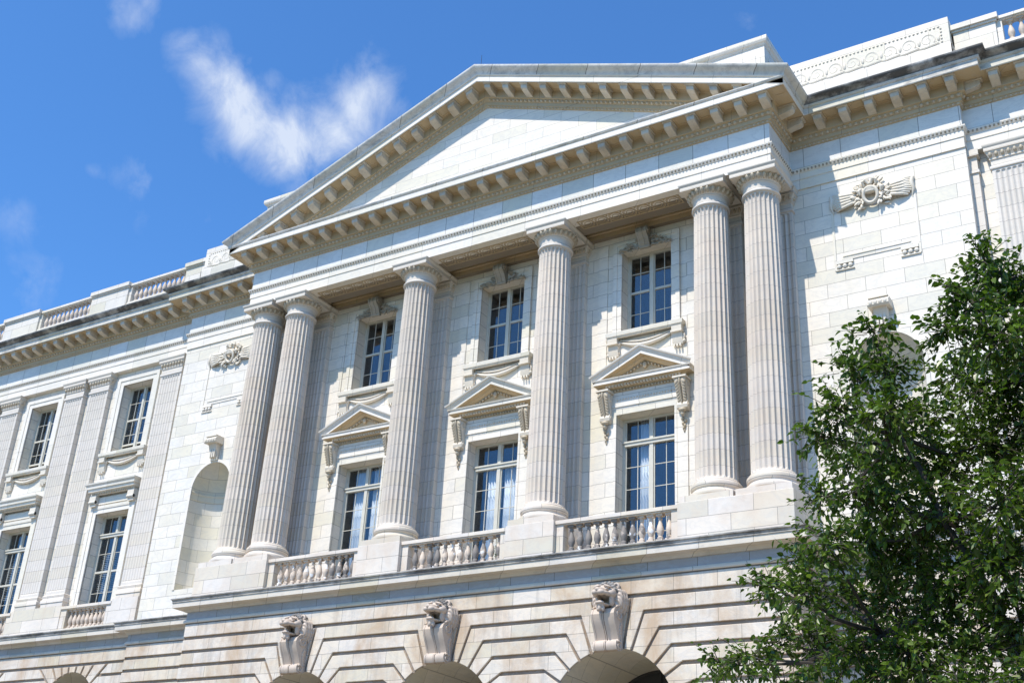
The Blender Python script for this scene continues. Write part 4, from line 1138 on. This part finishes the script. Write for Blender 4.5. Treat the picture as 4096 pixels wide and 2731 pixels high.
def lion_head(x):
    mb = MB(); y = -.75
    def b(dx, dy, z, r, rot=0.0):
        mb.blob((x + dx, y - dy, z), r, (cos(rot), 0, sin(rot)), (0, 1, 0), (-sin(rot), 0, cos(rot)), 14, 10)
    b(0, .20, -2.25, (.25, .22, .20)); b(0, .36, -2.235, (.185, .17, .115)); b(0, .06, -2.4, (.29, .14, .33))
    b(0, .50, -2.30, (.10, .24, .085), 0); b(0, .60, -2.345, (.125, .17, .07)); b(0, .765, -2.305, (.078, .04, .045))
    for s in (-1, 1):
        b(s * .075, .70, -2.375, (.09, .11, .075)); b(s * .15, .55, -2.375, (.06, .16, .06))
        b(s * .20, .36, -2.33, (.10, .15, .11)); b(s * .135, .50, -2.185, (.11, .075, .032), s * -.35)
        b(s * .13, .50, -2.25, (.038, .035, .026)); b(s * .18, .34, -2.50, (.06, .11, .15))
        mb.tube([(x + s * .26 + 0.065 * cos(t), -.75 - .27, -2.15 + .07 * sin(t)) for t in [2 * pi * i / 12 for i in range(13)]], .034, 6, False)
        b(s * .26, .23, -2.15, (.075, .035, .075))
    b(0, .44, -2.62, (.15, .24, .042)); b(0, .63, -2.60, (.12, .08, .05)); b(0, .12, -2.62, (.20, .14, .10)); b(0, .58, -2.66, (.09, .09, .05))
    for q in (-.055, 0, .055): b(q * 1.2, .62 - abs(q), -2.73, (.042, .05, .075))
    return mb
def mane_lock(mb, x, a, R, dy, ln, w, rr):
    y = -.75; side = 1 if cos(a) > 0 else -1
    p = Vector((x + R * cos(a), y - dy, -2.34 + R * 1.12 * sin(a)))
    o = Vector((cos(a), .25, sin(a)))
    p1 = p + o * ln * .35 + Vector((side * .02, 0, -.02)); p2 = p1 + Vector((cos(a) * .25 + side * .05, .25, -.55 + .25 * sin(a))) * ln * .6
    p3 = p2 + Vector((-side * .12, .2, -.5)) * ln * .6
    pts, rad = [], []
    C = [p, p, p1, p2, p3, p3]; Rr = [w * .7, w * .8, w, w * .8, w * .2, w * .2]
    for i in range(1, 4):
        for j in range(5):
            t = j / 5; a0, a1, a2, a3 = C[i - 1:i + 3]
            pts.append(.5 * ((2 * a1) + (a2 - a0) * t + (2 * a0 - 5 * a1 + 4 * a2 - a3) * t * t + (3 * a1 - a0 - 3 * a2 + a3) * t ** 3)); rad.append(Rr[i] + (Rr[i + 1] - Rr[i]) * t)
    mb.tube(pts, rad, 8)
def lion_mane(x):
    mb = MB(); rr = random.Random(3)
    for ring, (R, dy) in enumerate(((.215, .34), (.25, .25), (.26, .14))):
        for k in range(9):
            a = .45 + (pi - .9) * k / 8 + (.12 if ring == 1 else 0) + rr.uniform(-.05, .05)
            mane_lock(mb, x, a, R, dy, .15, .045, rr)
    return mb
def lion_locks(x):
    mb = MB(); rr = random.Random(8)
    for ring, (R, dy, ln) in enumerate(((.235, .27, .25), (.24, .18, .28), (.245, .10, .31))):
        for k in range(6):
            for s in (0, 1):
                a = .35 - 1.35 * k / 5 + rr.uniform(-.06, .06)
                if s: a = pi - a
                mane_lock(mb, x, a, R, dy, ln, .05, rr)
    return mb
for i, x in enumerate(BAYS):
    k = lion_console(x).build('lion_keystone', M_lion, ROOT, 35)
    h = lion_head(x).build('lion_head', M_lion, k, 60, remesh=.012, smooth_it=7)
    lion_mane(x).build('mane', M_mane, k, 60, remesh=.012, smooth_it=1)
    lion_locks(x).build('mane_locks', M_lion, k, 60, remesh=.012, smooth_it=1)

# ------------------------------------------------------------------ weed at the balustrade
wd = bpy.data.objects.new('flowering_weed', None); COL.objects.link(wd); wd.location = (1.32, -.40, G - 1.13)
tag(wd, 'small weed with white flowers growing through the middle portico balustrade', 'weed')
st, lf, fl = MB(), MB(), MB(); rr = random.Random(2)
for k in range(9):
    a = rr.uniform(0, 6.28); h = rr.uniform(.35, .62); d = rr.uniform(.05, .16)
    st.tube([(0, 0, 0), (d * .4 * cos(a), d * .4 * sin(a), h * .5), (d * cos(a), d * sin(a), h)], .005, 4)
    for j in range(6):
        t = .35 + .1 * j; b2 = rr.uniform(0, 6.28); c = Vector((d * t * cos(a), d * t * sin(a), h * t)); e = Vector((cos(b2), sin(b2), .3)) * .07; n = Vector((-sin(b2), cos(b2), 0)) * .02
        lf.add([tuple(c), tuple(c + e * .5 + n), tuple(c + e), tuple(c + e * .5 - n)], [(0, 1, 2, 3)])
    for j in range(4): fl.blob((d * cos(a) + rr.uniform(-.03, .03), d * sin(a) + rr.uniform(-.03, .03), h + rr.uniform(-.03, .03)), (.016, .016, .012), seg=5, ring=4)
st.build('stem', M_weed, wd, 0); lf.build('foliage', M_weed, wd, 0); fl.build('flowers', M_petal, wd, 0)

# ------------------------------------------------------------------ tree
CLUMPS = [(17.12, -17.48, -4.64, 0.14), (17.01, -17.71, -5.08, 0.19), (17.18, -17.19, -4.71, 0.25), (16.85, -17.62, -5.25, 0.15), (17.19, -17.78, -5.45, 0.29), (17.35, -17.18, -4.94, 0.28), (16.56, -16.25, -5.02, 0.23), (16.92, -16.46, -5.3, 0.37), (17.26, -16.52, -5.23, 0.33), (16.21, -17.5, -5.09, 0.1), (15.83, -16.93, -5.12, 0.19), (16.27, -17.4, -5.4, 0.16), (15.89, -17.59, -5.75, 0.19), (16.28, -17.71, -5.9, 0.24), (15.71, -17.51, -5.92, 0.12), (15.59, -16.23, -5.63, 0.26), (16.02, -16.41, -5.77, 0.3), (16.32, -16.45, -5.47, 0.23), (15.34, -16.46, -6.06, 0.11), (15.95, -17.55, -6.45, 0.19), (16.19, -17.34, -6.48, 0.29), (16.45, -16.77, -6.08, 0.32), (16.78, -16.58, -5.83, 0.36), (17.1, -16.36, -5.65, 0.36), (15.06, -16.32, -6.58, 0.15), (15.78, -17.74, -6.9, 0.2), (15.79, -16.81, -6.62, 0.29), (16.13, -16.69, -6.65, 0.36), (16.59, -16.99, -6.57, 0.34), (17.06, -17.58, -6.67, 0.32), (15.08, -17.05, -6.98, 0.14), (15.59, -17.74, -7.28, 0.18), (15.46, -16.22, -6.91, 0.3), (15.9, -16.34, -7.01, 0.36), (16.46, -16.91, -7.06, 0.37), (16.94, -17.36, -7.05, 0.35), (14.83, -16.26, -7.29, 0.17), (14.78, -16.87, -7.52, 0.14), (14.29, -16.31, -7.45, 0.1), (15.18, -16.37, -7.33, 0.28), (15.73, -16.98, -7.56, 0.31), (16.17, -17.15, -7.62, 0.33), (16.52, -16.82, -7.48, 0.37), (16.97, -17.12, -7.45, 0.35), (15.34, -17.61, -7.95, 0.23), (15.68, -17.35, -8.02, 0.36), (15.91, -16.44, -7.94, 0.42), (16.77, -17.82, -8.14, 0.35), (17.28, -17.82, -7.99, 0.37), (17.3, -16.77, -6.97, 0.43), (17.47, -17.4, -6.5, 0.41), (17.53, -16.94, -5.72, 0.37), (17.03, -17.05, -8.26, 0.4), (16.32, -17.28, -8.45, 0.4), (15.33, -16.1, -8.22, 0.4)]
extra = random.Random(21)
for k in range(26):
    CLUMPS.append((17.6 + extra.uniform(0, 1.9), -16.9 + extra.uniform(-1.2, 1.0), -8.3 + extra.uniform(0, 3.6), .42))
tree = bpy.data.objects.new('leafy_tree', None); COL.objects.link(tree); tree.location = (17.9, -16.8, 0)
tag(tree, 'leafy green tree in front of the right end of the building', 'tree')
TO = Vector((17.9, -16.8, -G))
def build_tree():
    rr = random.Random(77)
    wood = MB(); leaf = MB()
    hub = Vector((17.75, -16.85, -8.9))
    wood.tube([TO - Vector((0, 0, .1)), TO + Vector((.02, 0, .25)), Vector((17.88, -16.82, -10.2)), hub], [.21, .16, .14, .13], 12)
    lead = [hub, Vector((17.72, -16.8, -7.6)), Vector((17.62, -16.9, -6.4)), Vector((17.45, -17.0, -5.4)), Vector((17.3, -17.2, -4.7))]
    wood.tube(lead, [.12, .085, .06, .035, .012], 9)
    hubs = [Vector((16.9, -16.9, -7.6)), Vector((16.5, -17.1, -6.6)), Vector((16.55, -16.8, -8.1)), Vector((18.3, -16.7, -7.4)), Vector((15.9, -16.9, -7.4)), Vector((16.25, -17.2, -5.9)), Vector((15.9, -16.6, -8.3))]
    for a, b, r in ((lead[0], 0, .07), (lead[0], 3, .06), (lead[0], 2, .06)):
        m = (a + hubs[b]) / 2 + Vector((0, 0, -.12)); wood.tube([a, m, hubs[b]], [r, r * .8, r * .6], 8)
    for a, b, r in ((0, 1, .042), (2, 4, .04), (1, 5, .028), (2, 6, .038)):
        A, B = hubs[a], hubs[b]; wood.tube([A, (A + B) / 2 + Vector((0, .05, .08)), B], [r, r * .8, r * .55], 7)
    nodes = hubs + lead[1:]
    def leaf_at(p, d, size):
        up = Vector((rr.gauss(0, .5), rr.gauss(0, .5), 1)).normalized()
        s = d.cross(up)
        if s.length < .05: s = d.orthogonal()
        s.normalize(); n = s.cross(d).normalized()
        w = size * .31; droop = Vector((0, 0, -1)) * size * rr.uniform(.05, .35); fold = n * size * rr.uniform(.03, .12)
        b = p + d * size * .12
        v = [b, b + d * size * .28 + s * w + fold, b + d * size * .64 + s * w * .82 + fold + droop * .4, b + d * size + droop,
             b + d * size * .64 - s * w * .82 + fold + droop * .4, b + d * size * .28 - s * w + fold]
        leaf.add([tuple(q) for q in v], [(0, 1, 2, 3), (0, 3, 4, 5)])
    for (x, y, z, r) in CLUMPS:
        c = Vector((x, y, z))
        nd = min(nodes, key=lambda q: (q - c).length + max(0, q.z - c.z) * .8)
        m = nd.lerp(c, .5) + Vector((rr.uniform(-.08, .08), rr.uniform(-.08, .08), rr.uniform(-.15, .02)))
        wood.tube([nd, m, c], [.022, .015, .006], 5)
        nt = int(22 + 790 * r * r)
        for k in range(nt):
            d = Vector((rr.gauss(0, 1), rr.gauss(0, 1), rr.gauss(0, .9))).normalized()
            st = c + d * r * rr.uniform(0, .75)
            dd = (d + Vector((rr.gauss(0, .5), rr.gauss(0, .5), rr.gauss(.15, .5)))).normalized()
            ln = rr.uniform(.14, .30)
            pts = []
            for i in range(4):
                t = i / 3; pts.append(st + dd * ln * t + Vector((0, 0, -.05 * t * t)))
            wood.tube(pts, [.004, .0035, .003, .0015], 3, False)
            nl = rr.randint(6, 10)
            for j in range(nl):
                t = .15 + .85 * j / (nl - 1); p = st + dd * ln * t + Vector((0, 0, -.05 * t * t))
                ld = (dd * .55 + Vector((rr.gauss(0, .75), rr.gauss(0, .75), rr.gauss(-.25, .5)))).normalized()
                leaf_at(p, ld, rr.uniform(.032, .074))
    for mbx in (wood, leaf): mbx.v = [(v[0] - TO.x, v[1] - TO.y, v[2] - TO.z) for v in mbx.v]
    wood.build('trunk', M_bark, tree, 60)
    leaf.build('crown', M_leaf, tree, 0)
build_tree()

# ------------------------------------------------------------------ ground
mb = MB(); mb.add([(-1500, -1500, 0), (1500, -1500, 0), (1500, 1500, 0), (-1500, 1500, 0)], [(0, 1, 2, 3)])
o = mb.build('ground', ground_mat('lawn', (.10, .11, .06), (.16, .16, .10), .4), None, 0); tag(o, None, None, kind='structure')
mb = MB(); mb.add([(-200, -24, .004), (200, -24, .004), (200, 1.0, .004), (-200, 1.0, .004)], [(0, 1, 2, 3)])
o = mb.build('pavement', ground_mat('pale_paving', (.24, .20, .145), (.31, .26, .19), 1.2), None, 0); tag(o, None, None, kind='structure')
mb = MB(); mb.add([(-200, -44, .004), (200, -44, .004), (200, -30, .004), (-200, -30, .004)], [(0, 1, 2, 3)])
o = mb.build('road', ground_mat('asphalt', (.045, .045, .047), (.06, .06, .06), 3), None, 0); tag(o, None, None, kind='structure')

# ------------------------------------------------------------------ light, sky, camera
SUN = Vector((-.215, -1.0, 1.52)).normalized()
ld_ = bpy.data.lights.new('sun', 'SUN'); ld_.energy = 5.0; ld_.angle = radians(.53); ld_.color = (1.0, .92, .80)
so = bpy.data.objects.new('sun', ld_); COL.objects.link(so); so.rotation_euler = SUN.to_track_quat('Z', 'Y').to_euler(); so.location = (0, -60, 80)

w = bpy.data.worlds.new('World'); scene.world = w; w.use_nodes = True
nt = w.node_tree; nt.nodes.clear(); N, L = nt.nodes, nt.links
sky = N.new('ShaderNodeTexSky'); sky.sky_type = 'NISHITA'; sky.sun_disc = False
sky.sun_elevation = math.asin(SUN.z); sky.sun_rotation = atan2(SUN.x, SUN.y) % (2 * pi)
sky.altitude = 50; sky.air_density = 1.0; sky.dust_density = .8; sky.ozone_density = 2.5
tc = N.new('ShaderNodeTexCoord'); D = tc.outputs['Generated']
CL = [(-0.5949, 0.5763, 0.5604, 0.036, 1.15), (-0.6039, 0.5686, 0.5586, 0.034, 1.1), (-0.585, 0.5829, 0.5639, 0.034, 1.15), (-0.574, 0.5875, 0.5704, 0.034, 1.1), (-0.6151, 0.5516, 0.5634, 0.034, 1.0), (-0.6396, 0.4846, 0.5967, 0.022, 0.5), (-0.6371, 0.4981, 0.5883, 0.028, 0.75), (-0.6226, 0.4963, 0.605, 0.022, 0.4), (-0.6308, 0.5149, 0.5806, 0.034, 0.95), (-0.6248, 0.5297, 0.5736, 0.034, 1), (-0.6098, 0.5243, 0.5943, 0.02, 0.4), (-0.6191, 0.5455, 0.565, 0.036, 1), (-0.6116, 0.5586, 0.5603, 0.034, 0.95), (-0.6008, 0.5666, 0.5639, 0.03, 0.8), (-0.5991, 0.5444, 0.5871, 0.018, 0.45), (-0.5913, 0.5802, 0.5601, 0.03, 0.8), (-0.5777, 0.5871, 0.5671, 0.032, 0.8), (-0.563, 0.5924, 0.5763, 0.032, 0.85), (-0.549, 0.5956, 0.5864, 0.032, 0.9), (-0.5354, 0.5995, 0.595, 0.028, 0.85), (-0.5286, 0.6084, 0.592, 0.022, 0.6), (-0.5318, 0.5865, 0.6108, 0.02, 0.5), (-0.5311, 0.5752, 0.6222, 0.016, 0.35), (-0.579, 0.5693, 0.5837, 0.016, 0.3), (-0.6602, 0.4405, 0.6084, 0.022, 0.6), (-0.6501, 0.442, 0.6181, 0.02, 0.55), (-0.6675, 0.443, 0.5985, 0.014, 0.35), (-0.6901, 0.5084, 0.5152, 0.024, 0.38), (-0.6974, 0.4968, 0.5166, 0.02, 0.25), (-0.7091, 0.4841, 0.5126, 0.012, 0.3), (-0.6795, 0.5089, 0.5285, 0.018, 0.3), (-0.761, 0.4579, 0.4595, 0.03, 0.3), (-0.7611, 0.4893, 0.4258, 0.03, 0.32), (-0.7697, 0.4877, 0.4119, 0.02, 0.3), (-0.6066, 0.5932, 0.5294, 0.018, 0.4), (-0.267, 0.7136, 0.6477, 0.014, 0.35), (-0.6576, 0.5657, 0.4976, 0.02, 0.18), (-0.6971, 0.5262, 0.487, 0.02, 0.2)]
mask = None
wn = N.new('ShaderNodeTexNoise'); wn.inputs['Scale'].default_value = 9; wn.inputs['Detail'].default_value = 4; L.new(D, wn.inputs['Vector'])
wv = N.new('ShaderNodeVectorMath'); wv.operation = 'MULTIPLY_ADD'; L.new(wn.outputs['Color'], wv.inputs[0]); wv.inputs[1].default_value = (.05, .05, .05); L.new(D, wv.inputs[2])
wo = N.new('ShaderNodeVectorMath'); wo.operation = 'ADD'; L.new(wv.outputs[0], wo.inputs[0]); wo.inputs[1].default_value = (-.025, -.025, -.025)
for x, y, z, r, a in CL:
    d = N.new('ShaderNodeVectorMath'); d.operation = 'DISTANCE'; L.new(wo.outputs[0], d.inputs[0]); d.inputs[1].default_value = (x, y, z)
    mr = N.new('ShaderNodeMapRange'); mr.interpolation_type = 'SMOOTHSTEP'; L.new(d.outputs['Value'], mr.inputs[0])
    mr.inputs[1].default_value = 0; mr.inputs[2].default_value = r * 1.5; mr.inputs[3].default_value = a; mr.inputs[4].default_value = 0
    mask = mr.outputs[0] if mask is None else nmath(nt, 'MAXIMUM', mask, mr.outputs[0])
mp = N.new('ShaderNodeMapping'); L.new(D, mp.inputs[0]); mp.inputs['Rotation'].default_value = (0, .25, .6); mp.inputs['Scale'].default_value = (1, 1, .75)
f1 = nnoise(nt, mp.outputs[0], 24, 13, .63, .35)
f2 = nnoise(nt, D, 8, 5, .5)
cl = nmath(nt, 'MULTIPLY', mask, nmath(nt, 'ADD', nramp(nt, f1, [(.32, 0.0), (.70, 1.0)]), nmath(nt, 'MULTIPLY', nmath(nt, 'MULTIPLY', mask, mask), .45)))
cl = nmath(nt, 'MULTIPLY', cl, 1.0, clamp=True)
cl = nramp(nt, cl, [(.08, 0.0), (.5, .36), (1.0, .82)])
hs = N.new('ShaderNodeHueSaturation'); L.new(sky.outputs[0], hs.inputs['Color']); hs.inputs['Saturation'].default_value = 1.0; hs.inputs['Value'].default_value = 1.0
cc = nmix(nt, cl, nmix(nt, 1.0, hs.outputs[0], (.74, 1.36, 1.96), 'MULTIPLY'), (6.6, 7.2, 8.2))
bg = N.new('ShaderNodeBackground'); L.new(cc, bg.inputs[0]); bg.inputs[1].default_value = .108
wout = N.new('ShaderNodeOutputWorld'); L.new(bg.outputs[0], wout.inputs[0])

cam = bpy.data.cameras.new('camera'); cam.sensor_width = 36; cam.sensor_fit = 'HORIZONTAL'; cam.lens = 42.457; cam.clip_start = .1; cam.clip_end = 4000
co = bpy.data.objects.new('camera', cam); COL.objects.link(co)
R_ = Matrix(((.847526, .190033, .495568), (.528129, -.394717, -.75185), (.052733, .898936, -.434894)))
co.matrix_world = Matrix.Translation((18.5881, -26.5035, -9.6262 + G)) @ R_.to_4x4()
scene.camera = co
scene.view_settings.view_transform = 'Standard'; scene.view_settings.look = 'None'; scene.view_settings.gamma = 1
scene.view_settings.exposure = 0.2
